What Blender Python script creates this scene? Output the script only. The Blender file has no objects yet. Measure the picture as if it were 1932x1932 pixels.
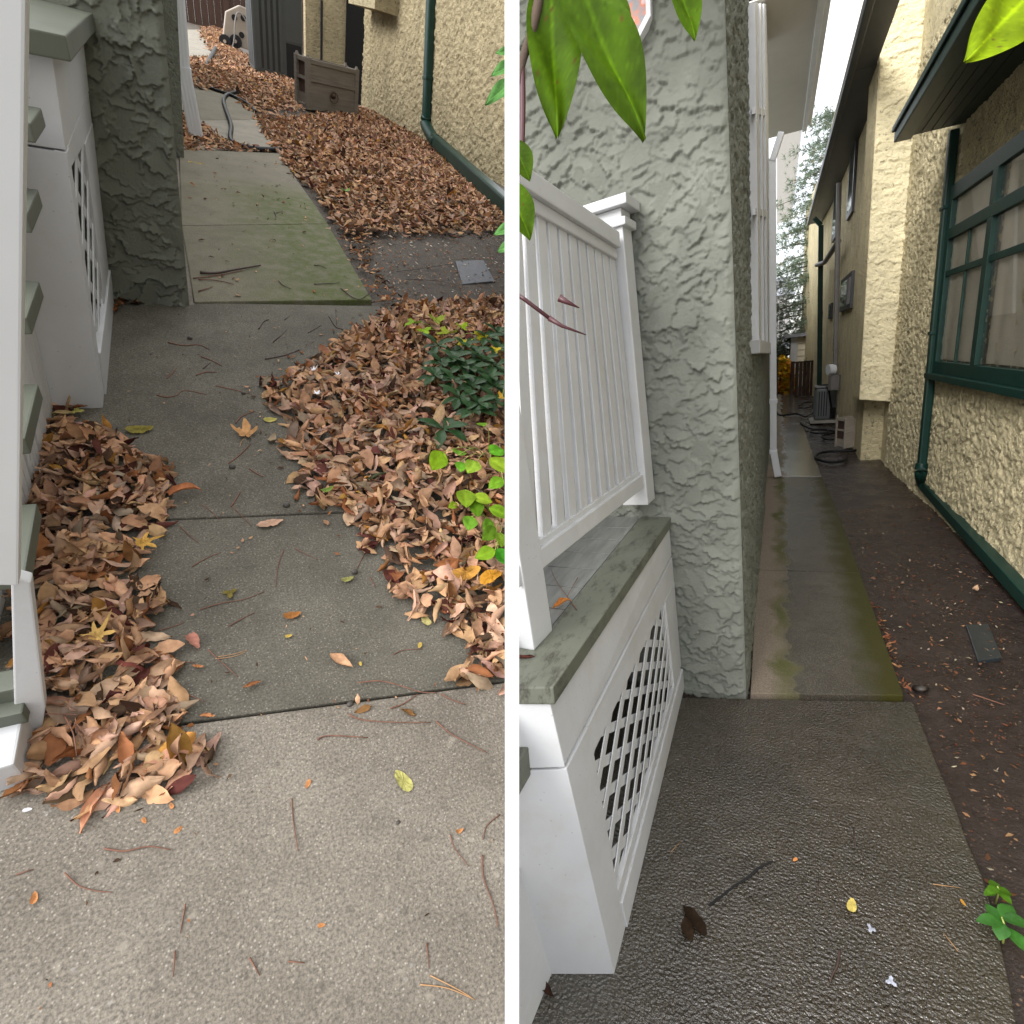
import bpy, bmesh, math, random
import numpy as np
from mathutils import Matrix, Vector
random.seed(7)
rng = np.random.default_rng(11)
sc = bpy.context.scene
FOC, CEN, SIZE = 1000.0, 966.0, 1932.0

# ------------------------------------------------------------------ the two places (before / after), each with its own level ground
def frame(vp, nx):
    F = np.array([vp[0]-CEN, CEN-vp[1], FOC])
    X = nx-CEN
    Y = (X*F[0]+FOC*FOC)/F[1]
    U = -np.array([X, -Y, FOC])
    if U[1] < 0: U = -U
    F = F/np.linalg.norm(F); U = U/np.linalg.norm(U)
    return np.array([np.cross(U, F), F, U])

class Place:
    def __init__(s, vp, nx, h, cut, side):
        s.A = frame(vp, nx); s.h = h; s.o = np.array([0, 0, h])
        s.cn = s.A @ np.array([FOC, 0, CEN-cut]) * side      # keep where cn.(P-o) <= 0
        s.cn = s.cn/np.linalg.norm(s.cn); s.M = Matrix.Identity(4)
    def d(s, x, y): return s.A @ np.array([x-CEN, CEN-y, FOC])
    def pl(s, x, y, ax, v):
        d = s.d(x, y); return s.o + d*((v-s.o[ax])/d[ax])
    def g(s, x, y, z=0.0): return s.pl(x, y, 2, z)
    def at(s, x, y, depth): return s.o + s.d(x, y)*(depth/FOC)
    def pp(s, x, y, P, n):
        d = s.d(x, y); return s.o + d*(np.dot(np.asarray(P)-s.o, n)/np.dot(d, n))
    def depth(s, P): return float((s.A.T @ (np.asarray(P)-s.o))[2])
L = Place((300, -55), 600, 1.5, 952.5, 1)
R = Place((1466, 640), 1350, 2.1, 979.5, -1)
Q3 = R.A @ L.A.T
L.M = Matrix.Translation((0, 0, R.h)) @ Matrix(Q3.tolist()).to_4x4() @ Matrix.Translation((0, 0, -L.h))

cam_d = bpy.data.cameras.new('camera'); cam = bpy.data.objects.new('camera', cam_d); sc.collection.objects.link(cam)
ax = R.A
cam.matrix_world = Matrix(((ax[0,0], ax[0,1], -ax[0,2], 0), (ax[1,0], ax[1,1], -ax[1,2], 0), (ax[2,0], ax[2,1], -ax[2,2], R.h), (0, 0, 0, 1)))
cam_d.sensor_width = 36; cam_d.lens = 36*FOC/SIZE; cam_d.clip_start = 0.02; cam_d.clip_end = 500
sc.camera = cam

# ------------------------------------------------------------------ light: bright overcast
SUN_EL, SUN_AZ = 33, 202
wd = bpy.data.worlds.new('World'); sc.world = wd; wd.use_nodes = True
nt = wd.node_tree; nt.nodes.clear()
out = nt.nodes.new('ShaderNodeOutputWorld'); add = nt.nodes.new('ShaderNodeAddShader')
sky = nt.nodes.new('ShaderNodeTexSky'); sky.sky_type = 'NISHITA'; sky.sun_disc = False
sky.sun_elevation = math.radians(SUN_EL); sky.sun_rotation = math.radians(SUN_AZ)
b1 = nt.nodes.new('ShaderNodeBackground'); b1.inputs['Strength'].default_value = 0.05
b2 = nt.nodes.new('ShaderNodeBackground'); b2.inputs['Color'].default_value = (1.0, 0.99, 0.98, 1); b2.inputs['Strength'].default_value = 1.0
nt.links.new(sky.outputs[0], b1.inputs['Color']); nt.links.new(b1.outputs[0], add.inputs[0]); nt.links.new(b2.outputs[0], add.inputs[1])
gtc = nt.nodes.new('ShaderNodeTexCoord'); gsp = nt.nodes.new('ShaderNodeSeparateXYZ'); nt.links.new(gtc.outputs['Generated'], gsp.inputs[0])
gm1 = nt.nodes.new('ShaderNodeMath'); gm1.operation = 'MAXIMUM'; nt.links.new(gsp.outputs[2], gm1.inputs[0]); gm1.inputs[1].default_value = 0.0
gm2 = nt.nodes.new('ShaderNodeMath'); gm2.operation = 'MULTIPLY_ADD'; nt.links.new(gm1.outputs[0], gm2.inputs[0]); gm2.inputs[1].default_value = 1.25; gm2.inputs[2].default_value = 0.75
nt.links.new(gm2.outputs[0], b2.inputs['Strength'])          # overcast: the zenith is brighter than the horizon
nt.links.new(add.outputs[0], out.inputs['Surface'])
sun_d = bpy.data.lights.new('sun', 'SUN'); sun = bpy.data.objects.new('sun', sun_d); sc.collection.objects.link(sun)
sun_d.energy = 2.6; sun_d.angle = math.radians(30); sun_d.color = (1, 0.97, 0.93)
el, az = math.radians(SUN_EL), math.radians(SUN_AZ)
sdir = Vector((math.sin(az)*math.cos(el), math.cos(az)*math.cos(el), math.sin(el)))
sun.rotation_euler = sdir.to_track_quat('Z', 'Y').to_euler()
sc.view_settings.view_transform = 'Standard'; sc.view_settings.look = 'None'
sc.view_settings.exposure = 0.55; sc.view_settings.gamma = 1.0
sc.cycles.max_bounces = 9; sc.cycles.diffuse_bounces = 6

# ------------------------------------------------------------------ materials
def lin(r, g, b):
    f = lambda c: (c/255/12.92) if c <= 10 else ((c/255+0.055)/1.055)**2.4
    return (f(r), f(g), f(b))
class NM:
    def __init__(s, name, rough=0.7, spec=0.5):
        s.m = bpy.data.materials.new(name); s.m.use_nodes = True
        s.n = s.m.node_tree.nodes; s.l = s.m.node_tree.links
        s.b = s.n['Principled BSDF']; s.b.inputs['Roughness'].default_value = rough
        s.b.inputs['Specular IOR Level'].default_value = spec
        s.tc = s.n.new('ShaderNodeTexCoord'); s.nrm = None
    def tex(s, kind='NOISE', scale=10, detail=4, rough=0.55, dist=0, stretch=None, feature='F1', out=None, rnd=1.0):
        v = s.tc.outputs['Object']
        if stretch:
            mp = s.n.new('ShaderNodeMapping'); mp.inputs['Scale'].default_value = stretch
            s.l.new(v, mp.inputs['Vector']); v = mp.outputs[0]
        if kind == 'NOISE':
            t = s.n.new('ShaderNodeTexNoise'); t.inputs['Scale'].default_value = scale; t.inputs['Detail'].default_value = detail
            t.inputs['Roughness'].default_value = rough; t.inputs['Distortion'].default_value = dist; o = t.outputs['Fac']
        else:
            t = s.n.new('ShaderNodeTexVoronoi'); t.feature = feature; t.inputs['Scale'].default_value = scale
            t.inputs['Randomness'].default_value = rnd; o = t.outputs['Distance']
            if dist:
                nz = s.n.new('ShaderNodeTexNoise'); nz.inputs['Scale'].default_value = scale*0.7
                vm = s.n.new('ShaderNodeVectorMath'); vm.operation = 'MULTIPLY_ADD'
                s.l.new(v, nz.inputs['Vector']); s.l.new(nz.outputs['Color'], vm.inputs[0])
                vm.inputs[1].default_value = (dist/scale,)*3; s.l.new(v, vm.inputs[2]); v = vm.outputs[0]
        s.l.new(v, t.inputs['Vector'])
        return t.outputs['Color'] if out == 'Color' else o
    def ramp(s, fac, stops, interp='LINEAR'):
        r = s.n.new('ShaderNodeValToRGB'); r.color_ramp.interpolation = interp; e = r.color_ramp.elements
        while len(e) < len(stops): e.new(0.5)
        for k, (p, c) in enumerate(stops):
            e[k].position = p; e[k].color = (*c, 1) if hasattr(c, '__len__') else (c, c, c, 1)
        s.l.new(fac, r.inputs[0]); return r.outputs[0]
    def mix(s, fac, a, b, mode='MIX'):
        m = s.n.new('ShaderNodeMix'); m.data_type = 'RGBA'; m.blend_type = mode
        for key, v in ((0, fac), (6, a), (7, b)):
            if hasattr(v, 'is_linked'): s.l.new(v, m.inputs[key])
            elif key == 0: m.inputs[0].default_value = v
            else: m.inputs[key].default_value = (*v, 1) if hasattr(v, '__len__') else (v, v, v, 1)
        return m.outputs[2]
    def math(s, op, a, b=0.0, clamp=False):
        m = s.n.new('ShaderNodeMath'); m.operation = op; m.use_clamp = clamp
        for k, v in enumerate((a, b)):
            if hasattr(v, 'is_linked'): s.l.new(v, m.inputs[k])
            else: m.inputs[k].default_value = v
        return m.outputs[0]
    def axis(s, k):
        sp = s.n.new('ShaderNodeSeparateXYZ'); s.l.new(s.tc.outputs['Object'], sp.inputs[0]); return sp.outputs[k]
    def attr(s, name):
        a = s.n.new('ShaderNodeAttribute'); a.attribute_name = name; return a.outputs['Color']
    def color(s, c):
        if hasattr(c, 'is_linked'): s.l.new(c, s.b.inputs['Base Color'])
        else: s.b.inputs['Base Color'].default_value = (*c, 1)
    def rough(s, c): s.l.new(c, s.b.inputs['Roughness'])
    def bump(s, h, strength=0.5, dist=0.01):
        bp = s.n.new('ShaderNodeBump'); bp.inputs['Strength'].default_value = strength; bp.inputs['Distance'].default_value = dist
        s.l.new(h, bp.inputs['Height'])
        if s.nrm: s.l.new(s.nrm, bp.inputs['Normal'])
        s.nrm = bp.outputs[0]; s.l.new(s.nrm, s.b.inputs['Normal'])

MAT = {}
def flat(name, c, rough=0.5, var=0.12, scale=6, bump=0.0, spec=0.5, grain=None, metal=0.0):
    m = NM(name, rough, spec); m.b.inputs['Metallic'].default_value = metal
    f = m.tex(scale=scale, detail=6, stretch=grain)
    m.color(m.ramp(f, [(0.25, [x*(1-var) for x in c]), (0.75, [min(1, x*(1+var)) for x in c])]))
    if bump: m.bump(m.tex(scale=scale*6, detail=4, stretch=grain), bump, 0.004)
    MAT[name] = m.m; return m
def concrete(name, lo, hi, speck=0.5, bump=0.35, rough=0.85):
    m = NM(name, rough, 0.3)
    big = m.tex(scale=2.3, detail=5); fine = m.tex(scale=150, detail=4, rough=0.7)
    c = m.ramp(big, [(0.3, lo), (0.7, hi)])
    c = m.mix(0.75, c, m.ramp(fine, [(0.34, 0.2), (0.66, 0.8)]), 'OVERLAY')
    v = m.tex('V', scale=130); vc = m.tex('V', scale=130, out='Color')
    sel = m.math('MULTIPLY', m.ramp(v, [(0.16, 1.0), (0.34, 0.0)]), m.ramp(vc, [(0.30, 0.0), (0.40, 1.0)]))
    c = m.mix(m.math('MULTIPLY', sel, speck), c, m.ramp(vc, [(0.3, 0.02), (0.55, 0.10), (0.60, (0.36, 0.32, 0.26)), (0.9, (0.46, 0.43, 0.38))]))
    v2 = m.tex('V', scale=52, dist=0.5); vc2 = m.tex('V', scale=52, out='Color')
    sel2 = m.math('MULTIPLY', m.ramp(v2, [(0.12, 1.0), (0.26, 0.0)]), m.ramp(vc2, [(0.55, 0.0), (0.60, 1.0)]))
    c = m.mix(m.math('MULTIPLY', sel2, speck*0.5), c, m.ramp(vc2, [(0.5, 0.09), (0.75, (0.20, 0.17, 0.14)), (0.85, 0.36)]))
    v3 = m.tex('V', scale=24, dist=0.8); vc3 = m.tex('V', scale=24, out='Color')
    sel3 = m.math('MULTIPLY', m.ramp(v3, [(0.10, 1.0), (0.30, 0.0)]), m.ramp(vc3, [(0.62, 0.0), (0.66, 1.0)]))
    c = m.mix(m.math('MULTIPLY', sel3, speck*0.9), c, m.ramp(vc3, [(0.6, [x*0.45 for x in lo]), (0.76, [x*0.6 for x in lo]), (0.80, [min(.6, x*1.7) for x in hi]), (0.95, [min(.6, x*1.5) for x in hi])]))
    c = m.mix(m.ramp(m.tex(scale=6.5, detail=7, rough=0.7), [(0.50, 0.0), (0.72, 0.45)]), c, [x*0.62 for x in lo])
    m.c = c; m.color(c); m.bump(m.tex(scale=120, detail=5, rough=0.7), bump, 0.004)
    MAT[name] = m.m; return m

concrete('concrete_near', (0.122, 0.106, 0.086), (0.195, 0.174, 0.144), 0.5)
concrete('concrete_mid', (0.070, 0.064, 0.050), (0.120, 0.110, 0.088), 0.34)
m = concrete('concrete_mossy', (0.135, 0.122, 0.088), (0.18, 0.163, 0.12), 0.25)
x = m.math('ADD', m.axis(0), m.math('MULTIPLY', m.tex(scale=3, detail=6), 0.6))
y = m.axis(1)
band = m.math('MULTIPLY', m.ramp(m.math('SUBTRACT', y, 4.6), [(0.0, 1.0), (1.0, 1.0)]), m.ramp(m.math('MULTIPLY', x, 0.6), [(0.28, 0.15), (0.62, 1.0)]))
far = m.ramp(m.math('MULTIPLY', m.math('SUBTRACT', y, 3.4), 0.22), [(0.70, 1.0), (0.86, 0.0)])
k = m.math('MULTIPLY', m.math('MULTIPLY', band, far), m.ramp(m.tex(scale=9, detail=8), [(0.36, 0.35), (0.56, 1.0)])); k = m.math('MULTIPLY', k, m.ramp(m.tex(scale=38, detail=6, rough=0.7), [(0.32, 0.35), (0.55, 1.0)]))
m.color(m.mix(m.math('MULTIPLY', k, 0.92), m.c, (0.070, 0.092, 0.018)))
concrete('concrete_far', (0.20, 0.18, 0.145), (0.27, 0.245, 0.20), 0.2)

def soil(name, a, b, bits, rough, wet=False):
    m = NM(name, rough, 0.5)
    c = m.ramp(m.tex(scale=14, detail=8, rough=0.7), [(0.3, a), (0.7, b)])
    v = m.tex('V', scale=60); vc = m.tex('V', scale=60, out='Color')
    sel = m.math('MULTIPLY', m.ramp(v, [(0.20, 1.0), (0.30, 0.0)]), m.ramp(vc, [(0.62, 0.0), (0.66, 1.0)]))
    c = m.mix(m.math('MULTIPLY', sel, m.ramp(m.tex(scale=1.7), [(0.4, 0.1), (0.65, 1.0)])), c, m.ramp(vc, [(0.6, (0.25, 0.12, 0.05)), (0.8, bits), (0.95, (0.45, 0.40, 0.33))]))
    m.color(c)
    if wet: m.rough(m.ramp(m.tex(scale=2.5, detail=5), [(0.38, 0.10), (0.62, 0.42)]))
    m.bump(m.tex(scale=45, detail=8, rough=0.7), 0.7, 0.02)
    MAT[name] = m.m; return m
soil('soil_dry', (0.045, 0.036, 0.028), (0.10, 0.083, 0.066), (0.30, 0.20, 0.12), 0.9)
soil('soil_wet', (0.016, 0.010, 0.008), (0.045, 0.031, 0.027), (0.20, 0.15, 0.11), 0.45, True)

# wet slabs of the second place
m = concrete('wet_slab', (0.015, 0.010, 0.005), (0.038, 0.027, 0.016), 0.20, 0.08); m.b.inputs['Specular IOR Level'].default_value = 0.75; m.b.inputs['IOR'].default_value = 1.72
edge = m.math('ADD', m.math('ABSOLUTE', m.math('SUBTRACT', m.axis(0), 0.12)), m.math('MULTIPLY', m.tex(scale=4, detail=5), 0.35))
m.rough(m.math('ADD', m.ramp(edge, [(0.45, 0.05), (0.85, 0.30)]), m.ramp(m.tex(scale=5, detail=6), [(0.45, 0.0), (0.7, 0.22)])))
m.color(m.mix(m.ramp(edge, [(0.5, 0.0), (0.85, 0.55)]), m.c, (0.030, 0.025, 0.010)))
m.bump(m.tex(scale=84, detail=2.5, rough=0.5), 1.0, 0.013); m.bump(m.tex(scale=9, detail=4), 0.4, 0.02)
m = concrete('wet_mossy', (0.045, 0.039, 0.031), (0.075, 0.066, 0.053), 0.3, 0.2)
X = m.math('ADD', m.axis(0), m.math('MULTIPLY', m.math('SUBTRACT', m.tex(scale=3.5, detail=7), 0.5), 0.35))
wetm = m.ramp(m.math('ADD', m.math('MULTIPLY', X, 1.0), 0.1), [(0.20, 0.0), (0.27, 1.0)])
mossr = m.ramp(X, [(0.46, 0.0), (0.66, 1.0)])
mossl = m.math('MULTIPLY', m.ramp(X, [(-0.1+0.1, 0.0), (0.07, 1.0), (0.12, 1.0), (0.19, 0.0)]), m.ramp(m.tex(scale=1.1, detail=4), [(0.35, 0.0), (0.6, 0.9)]))
c = m.mix(wetm, (0.19, 0.155, 0.12), m.c)
c = m.mix(mossl, c, (0.070, 0.075, 0.020)); c = m.mix(m.math('MULTIPLY', mossr, 0.95), c, (0.034, 0.032, 0.003))
m.color(m.mix(0.6, c, m.ramp(m.tex(scale=140, detail=4), [(0.34, 0.25), (0.66, 0.75)]), 'OVERLAY'))
m.rough(m.mix(m.math('MULTIPLY', wetm, m.math('SUBTRACT', 1.0, m.math('MULTIPLY', mossr, 0.6))), 0.9, 0.14))
m.bump(m.tex(scale=90, detail=4, rough=0.65), 0.5, 0.006)
MAT['wet_mossy'] = m.m
m = concrete('wet_far', (0.075, 0.068, 0.058), (0.115, 0.105, 0.092), 0.2, 0.2); m.b.inputs['Specular IOR Level'].default_value = 0.8; m.b.inputs['IOR'].default_value = 1.7
X = m.math('ADD', m.axis(0), m.math('MULTIPLY', m.math('SUBTRACT', m.tex(scale=2.5, detail=6), 0.5), 0.5))
wetm = m.ramp(X, [(0.12, 0.0), (0.2, 1.0)])
c = m.mix(wetm, m.mix(m.ramp(m.tex(scale=0.9), [(0.4, 0.0), (0.6, 1.0)]), (0.21, 0.15, 0.10), (0.10, 0.095, 0.045)), m.c)
m.color(c); m.rough(m.mix(wetm, 0.75, 0.15)); MAT['wet_far'] = m.m

def stucco(name, c, dash=True, var=0.12, bump=0.9, scale=46, stain=0.0):
    m = NM(name, 0.88, 0.25)
    k = m.ramp(m.tex(scale=3, detail=5), [(0.3, [x*(1-var) for x in c]), (0.7, [x*(1+var) for x in c])])
    if stain: k = m.mix(m.math('MULTIPLY', m.ramp(m.tex(scale=1.1, detail=6, stretch=(3, 3, 0.5)), [(0.48, 0.0), (0.66, 1.0)]), stain), k, [x*0.55 for x in c])
    if dash:
        h = m.tex('V', scale=scale, dist=0.9); h2 = m.tex(scale=scale*1.6, detail=6, rough=0.75)
        h3 = m.tex(scale=scale*4.5, detail=3, rough=0.6)
        k = m.mix(m.ramp(h2, [(0.36, 0.8), (0.43, 0.0)]), k, [x*0.30 for x in c])  # pit shade painted in: low spots of the relief turn dark
        m.bump(m.math('ADD', m.math('ADD', m.math('MULTIPLY', h, 0.35), m.math('MULTIPLY', h2, 1.3)), m.math('MULTIPLY', h3, 0.4)), bump, 1.3/scale)
    else:
        m.bump(m.tex(scale=60, detail=7, rough=0.75), 0.7, 0.006)
    m.color(k); MAT[name] = m.m; return m
stucco('stucco_sage_shaded', (0.135, 0.142, 0.116), False)  # darker copy of the sage stucco, the left pier's shade put in
stucco('stucco_sage', (0.170, 0.180, 0.156), False, var=0.2)
stucco('stucco_sage_dash', (0.30, 0.315, 0.265), True, scale=14, bump=0.8)
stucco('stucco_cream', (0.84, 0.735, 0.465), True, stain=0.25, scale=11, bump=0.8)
stucco('stucco_cream_shade', (0.52, 0.44, 0.275), True, stain=0.4, scale=11, bump=0.8)  # left place's copy of the cream, shade put into the colour
stucco('stucco_cream_smooth', (0.84, 0.755, 0.51), True, bump=0.45, scale=9)
stucco('stucco_cream_side', (0.84, 0.735, 0.47), True, stain=0.25, scale=10, bump=0.8)  # same tone as stucco_cream, slightly larger roughcast
m = flat('white_paint', (0.50, 0.51, 0.525), 0.45, 0.07, 3)
spk = m.ramp(m.tex('V', scale=26), [(0.045, 1.0), (0.075, 0.0)])
base = m.b.inputs['Base Color'].links[0].from_socket
dirt = m.math('MULTIPLY', m.ramp(m.tex(scale=5, detail=9, rough=0.75), [(0.50, 0.0), (0.70, 0.55)]), 0.7)
m.color(m.mix(m.math('MULTIPLY', spk, 0.6), m.mix(dirt, base, (0.42, 0.40, 0.36)), (0.2, 0.19, 0.17))); m.bump(m.tex(scale=22, detail=6, rough=0.7), 0.3, 0.004)
flat('sage_shade', (0.085, 0.094, 0.072), 0.55, 0.15, 5, 0.3)  # sage paint darkened in colour to offset the left place's strong light
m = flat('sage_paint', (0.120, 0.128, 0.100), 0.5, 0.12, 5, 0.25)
base = m.b.inputs['Base Color'].links[0].from_socket
m.color(m.mix(m.math('MULTIPLY', m.ramp(m.tex(scale=9, detail=9, rough=0.8, stretch=(2, 0.7, 1)), [(0.51, 0.0), (0.62, 1.0)]), 0.8), base, (0.035, 0.032, 0.024)))
flat('floor_paint', (0.17, 0.175, 0.165), 0.4, 0.3, 5, 0.3, grain=(8, 1, 1))
flat('white_trim', (0.56, 0.57, 0.58), 0.5, 0.05, 3)
flat('white_metal', (0.72, 0.74, 0.78), 0.35, 0.05, 4)
flat('white_soffit', (0.60, 0.57, 0.52), 0.55, 0.05, 2)
flat('green_paint', (0.005, 0.030, 0.023), 0.42, 0.25, 7, spec=0.3)
flat('dark_eave', (0.045, 0.048, 0.055), 0.45, 0.15, 3)
flat('green_eave', (0.008, 0.022, 0.018), 0.5, 0.2, 3)
flat('ac_grey', (0.12, 0.135, 0.135), 0.45, 0.1, 4)
flat('ac_grey_shaded', (0.045, 0.05, 0.05), 0.5, 0.1, 4)  # copy of ac_grey with the gloom of the left background put in
flat('box_wood_shaded', (0.15, 0.13, 0.105), 0.7, 0.25, 3, 0.3, grain=(1, 1, 9))  # copy of box_wood, darkened to paint the dimmer left background
flat('ac_dark', (0.012, 0.013, 0.013), 0.6, 0.1, 4)
flat('black_rubber', (0.010, 0.010, 0.011), 0.55, 0.2, 8, spec=0.25)
flat('grey_pipe', (0.17, 0.16, 0.155), 0.5, 0.15, 8)
flat('box_wood', (0.30, 0.265, 0.22), 0.7, 0.25, 3, 0.3, grain=(1, 1, 9))
flat('fence_brown', (0.055, 0.026, 0.016), 0.7, 0.35, 3, 0.2, grain=(9, 9, 1))
flat('reel_tan', (0.28, 0.235, 0.19), 0.5, 0.1, 5)
flat('room_dark', (0.10, 0.09, 0.075), 0.8, 0.2, 2)
flat('cloth', (0.80, 0.75, 0.62), 0.85, 0.12, 3)
flat('glass_dark', (0.05, 0.06, 0.06), 0.06, 0.2, 2, spec=0.8)
flat('curtain', (0.50, 0.45, 0.33), 0.10, 0.3, 5, grain=(1, 6, 0.4))
flat('siding', (0.62, 0.55, 0.42), 0.6, 0.05, 3)
flat('far_wall', (0.78, 0.74, 0.74), 0.7, 0.05, 1)
flat('far_roof', (0.22, 0.23, 0.26), 0.7, 0.1, 2)
flat('slate', (0.065, 0.072, 0.085), 0.55, 0.25, 14, 0.3)
flat('slate_wet', (0.022, 0.028, 0.032), 0.3, 0.25, 14, 0.2)
flat('bark', (0.07, 0.045, 0.03), 0.85, 0.3, 20, 0.3)
flat('twig', (0.145, 0.062, 0.038), 0.7, 0.35, 30)
flat('twig_dark', (0.055, 0.032, 0.025), 0.6, 0.3, 30)
flat('stem_red', (0.055, 0.012, 0.016), 0.4, 0.2, 20)
flat('pine_straw', (0.36, 0.20, 0.09), 0.7, 0.2, 20)
flat('stem_green', (0.30, 0.34, 0.08), 0.5, 0.1, 20)
flat('petal', (0.82, 0.82, 0.86), 0.5, 0.02, 20)
flat('pebble', (0.05, 0.042, 0.036), 0.6, 0.3, 40)
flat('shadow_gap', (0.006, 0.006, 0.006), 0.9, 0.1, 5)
flat('pad', (0.33, 0.31, 0.28), 0.8, 0.15, 9)

def leafmat(name, spec=0.35, trans=0.0, veins=True, rough=0.62):
    m = NM(name, rough, spec); c = m.attr('leafcol')
    n = m.tex(scale=38, detail=5); c = m.mix(0.55, c, m.ramp(n, [(0.3, 0.28), (0.7, 0.72)]), 'OVERLAY')
    m.color(c); m.bump(m.tex(scale=90, detail=3), 0.25, 0.002)
    if trans:
        t = m.n.new('ShaderNodeBsdfTranslucent'); m.l.new(c, t.inputs['Color'])
        ms = m.n.new('ShaderNodeMixShader'); ms.inputs[0].default_value = trans
        m.l.new(m.b.outputs[0], ms.inputs[1]); m.l.new(t.outputs[0], ms.inputs[2])
        m.l.new(ms.outputs[0], m.n['Material Output'].inputs['Surface'])
    MAT[name] = m.m
leafmat('dry_leaf', 0.10, 0.06, rough=0.8); leafmat('green_leaf', 0.10, 0.2, rough=0.6); leafmat('needle', 0.2, 0.2); leafmat('glossy_leaf', 0.28, 0.1, rough=0.42)

# ------------------------------------------------------------------ mesh building
def V(*a): return np.array(a, float)
class MB:
    def __init__(s): s.v = []; s.f = []
    def face(s, pts):
        k = len(s.v); s.v += [np.asarray(p, float) for p in pts]; s.f.append(tuple(range(k, k+len(pts)))); return s
    def hexa(s, b, t):          # bottom ring, top ring (four each, same winding)
        k = len(s.v); s.v += [np.asarray(p, float) for p in list(b)+list(t)]; n = len(b)
        s.f.append(tuple(k+i for i in reversed(range(n)))); s.f.append(tuple(k+n+i for i in range(n)))
        for i in range(n): j = (i+1) % n; s.f.append((k+i, k+j, k+n+j, k+n+i))
        return s
    def box(s, lo, hi):
        x0, y0, z0 = lo; x1, y1, z1 = hi
        r = [(x0, y0), (x1, y0), (x1, y1), (x0, y1)]
        return s.hexa([(a, b, z0) for a, b in r], [(a, b, z1) for a, b in r])
    def ext(s, poly, vec): return s.hexa(poly, [np.asarray(p)+np.asarray(vec) for p in poly])
    def bar(s, a, b, w, t, side):   # box beam from a to b, width w along side, thickness t across
        a, b = np.asarray(a, float), np.asarray(b, float); d = (b-a)/np.linalg.norm(b-a)
        e = np.asarray(side, float); e = e-d*np.dot(e, d); e /= np.linalg.norm(e); n = np.cross(d, e)
        r = lambda p: [p-e*w/2-n*t/2, p+e*w/2-n*t/2, p+e*w/2+n*t/2, p-e*w/2+n*t/2]
        return s.hexa(r(a), r(b))
    def tube(s, pts, r, n=8, r2=None, smooth=0):
        pts = [np.asarray(p, float) for p in pts]
        if smooth: pts = spline(pts, smooth)
        m = len(pts); k = len(s.v)
        for i, p in enumerate(pts):
            d = pts[min(i+1, m-1)]-pts[max(i-1, 0)]; d = d/(np.linalg.norm(d)+1e-9)
            u = np.cross(d, (0, 0, 1.0)); u = u if np.linalg.norm(u) > 1e-3 else np.cross(d, (0, 1.0, 0)); u /= np.linalg.norm(u); w = np.cross(u, d)
            rr = r if r2 is None else r+(r2-r)*i/(m-1)
            for j in range(n):
                t = 2*math.pi*j/n; s.v.append(p+u*rr*math.cos(t)+w*rr*math.sin(t))
        for i in range(m-1):
            for j in range(n):
                q = (j+1) % n; s.f.append((k+i*n+j, k+i*n+q, k+(i+1)*n+q, k+(i+1)*n+j))
        s.f.append(tuple(k+j for j in reversed(range(n)))); s.f.append(tuple(k+(m-1)*n+j for j in range(n)))
        return s
    def disc(s, c, axis, r, t, n=20):
        axis = np.asarray(axis, float)/np.linalg.norm(axis); c = np.asarray(c, float)
        return s.tube([c-axis*t/2, c+axis*t/2], r, n)
def spline(P, k):
    P = [P[0]]+list(P)+[P[-1]]; o = []
    for i in range(1, len(P)-2):
        a, b, c, d = P[i-1:i+3]
        for j in range(k):
            t = j/k; o.append(0.5*(2*b+(c-a)*t+(2*a-5*b+4*c-d)*t*t+(3*b-a-3*c+d)*t**3))
    o.append(P[-2]); return o

class Quad:                      # a four-cornered panel: s along, t up, n out of it
    def __init__(s, p00, p10, p11, p01):
        s.p = [np.asarray(p, float) for p in (p00, p10, p11, p01)]
        n = np.cross(s.p[1]-s.p[0], s.p[3]-s.p[0]); s.n = n/np.linalg.norm(n)
    def P(s, u, v, n=0.0):
        a, b, c, d = s.p; return a*(1-u)*(1-v)+b*u*(1-v)+c*u*v+d*(1-u)*v+s.n*n
    def st(s, w, px, py):
        d = w.d(px, py); d = d/np.linalg.norm(d); u = v = 0.5
        E1 = np.cross(d, (0, 0, 1.0)); E1 /= np.linalg.norm(E1); E2 = np.cross(d, E1)
        for _ in range(20):
            r = lambda a, b: np.array([np.dot(s.P(a, b)-w.o, E1), np.dot(s.P(a, b)-w.o, E2)])
            f0 = r(u, v); J = np.array([(r(u+1e-4, v)-f0)/1e-4, (r(u, v+1e-4)-f0)/1e-4]).T
            du = np.linalg.solve(J, -f0); u += du[0]; v += du[1]
        return u, v
    def slab(s, mb, u0, u1, v0, v1, n0, n1):
        c = [(u0, v0), (u1, v0), (u1, v1), (u0, v1)]
        return mb.hexa([s.P(a, b, n0) for a, b in c], [s.P(a, b, n1) for a, b in c])
    def poly(s, mb, uv, n0, n1): return mb.hexa([s.P(a, b, n0) for a, b in uv], [s.P(a, b, n1) for a, b in uv])

def clip2(poly, n, d):           # 2-D polygon, keep n.p <= d
    o = []
    for i in range(len(poly)):
        a, b = poly[i], poly[(i+1) % len(poly)]; fa, fb = n[0]*a[0]+n[1]*a[1]-d, n[0]*b[0]+n[1]*b[1]-d
        if fa <= 0: o.append(a)
        if (fa < 0 < fb) or (fb < 0 < fa): t = fa/(fa-fb); o.append((a[0]+(b[0]-a[0])*t, a[1]+(b[1]-a[1])*t))
    return o

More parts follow.
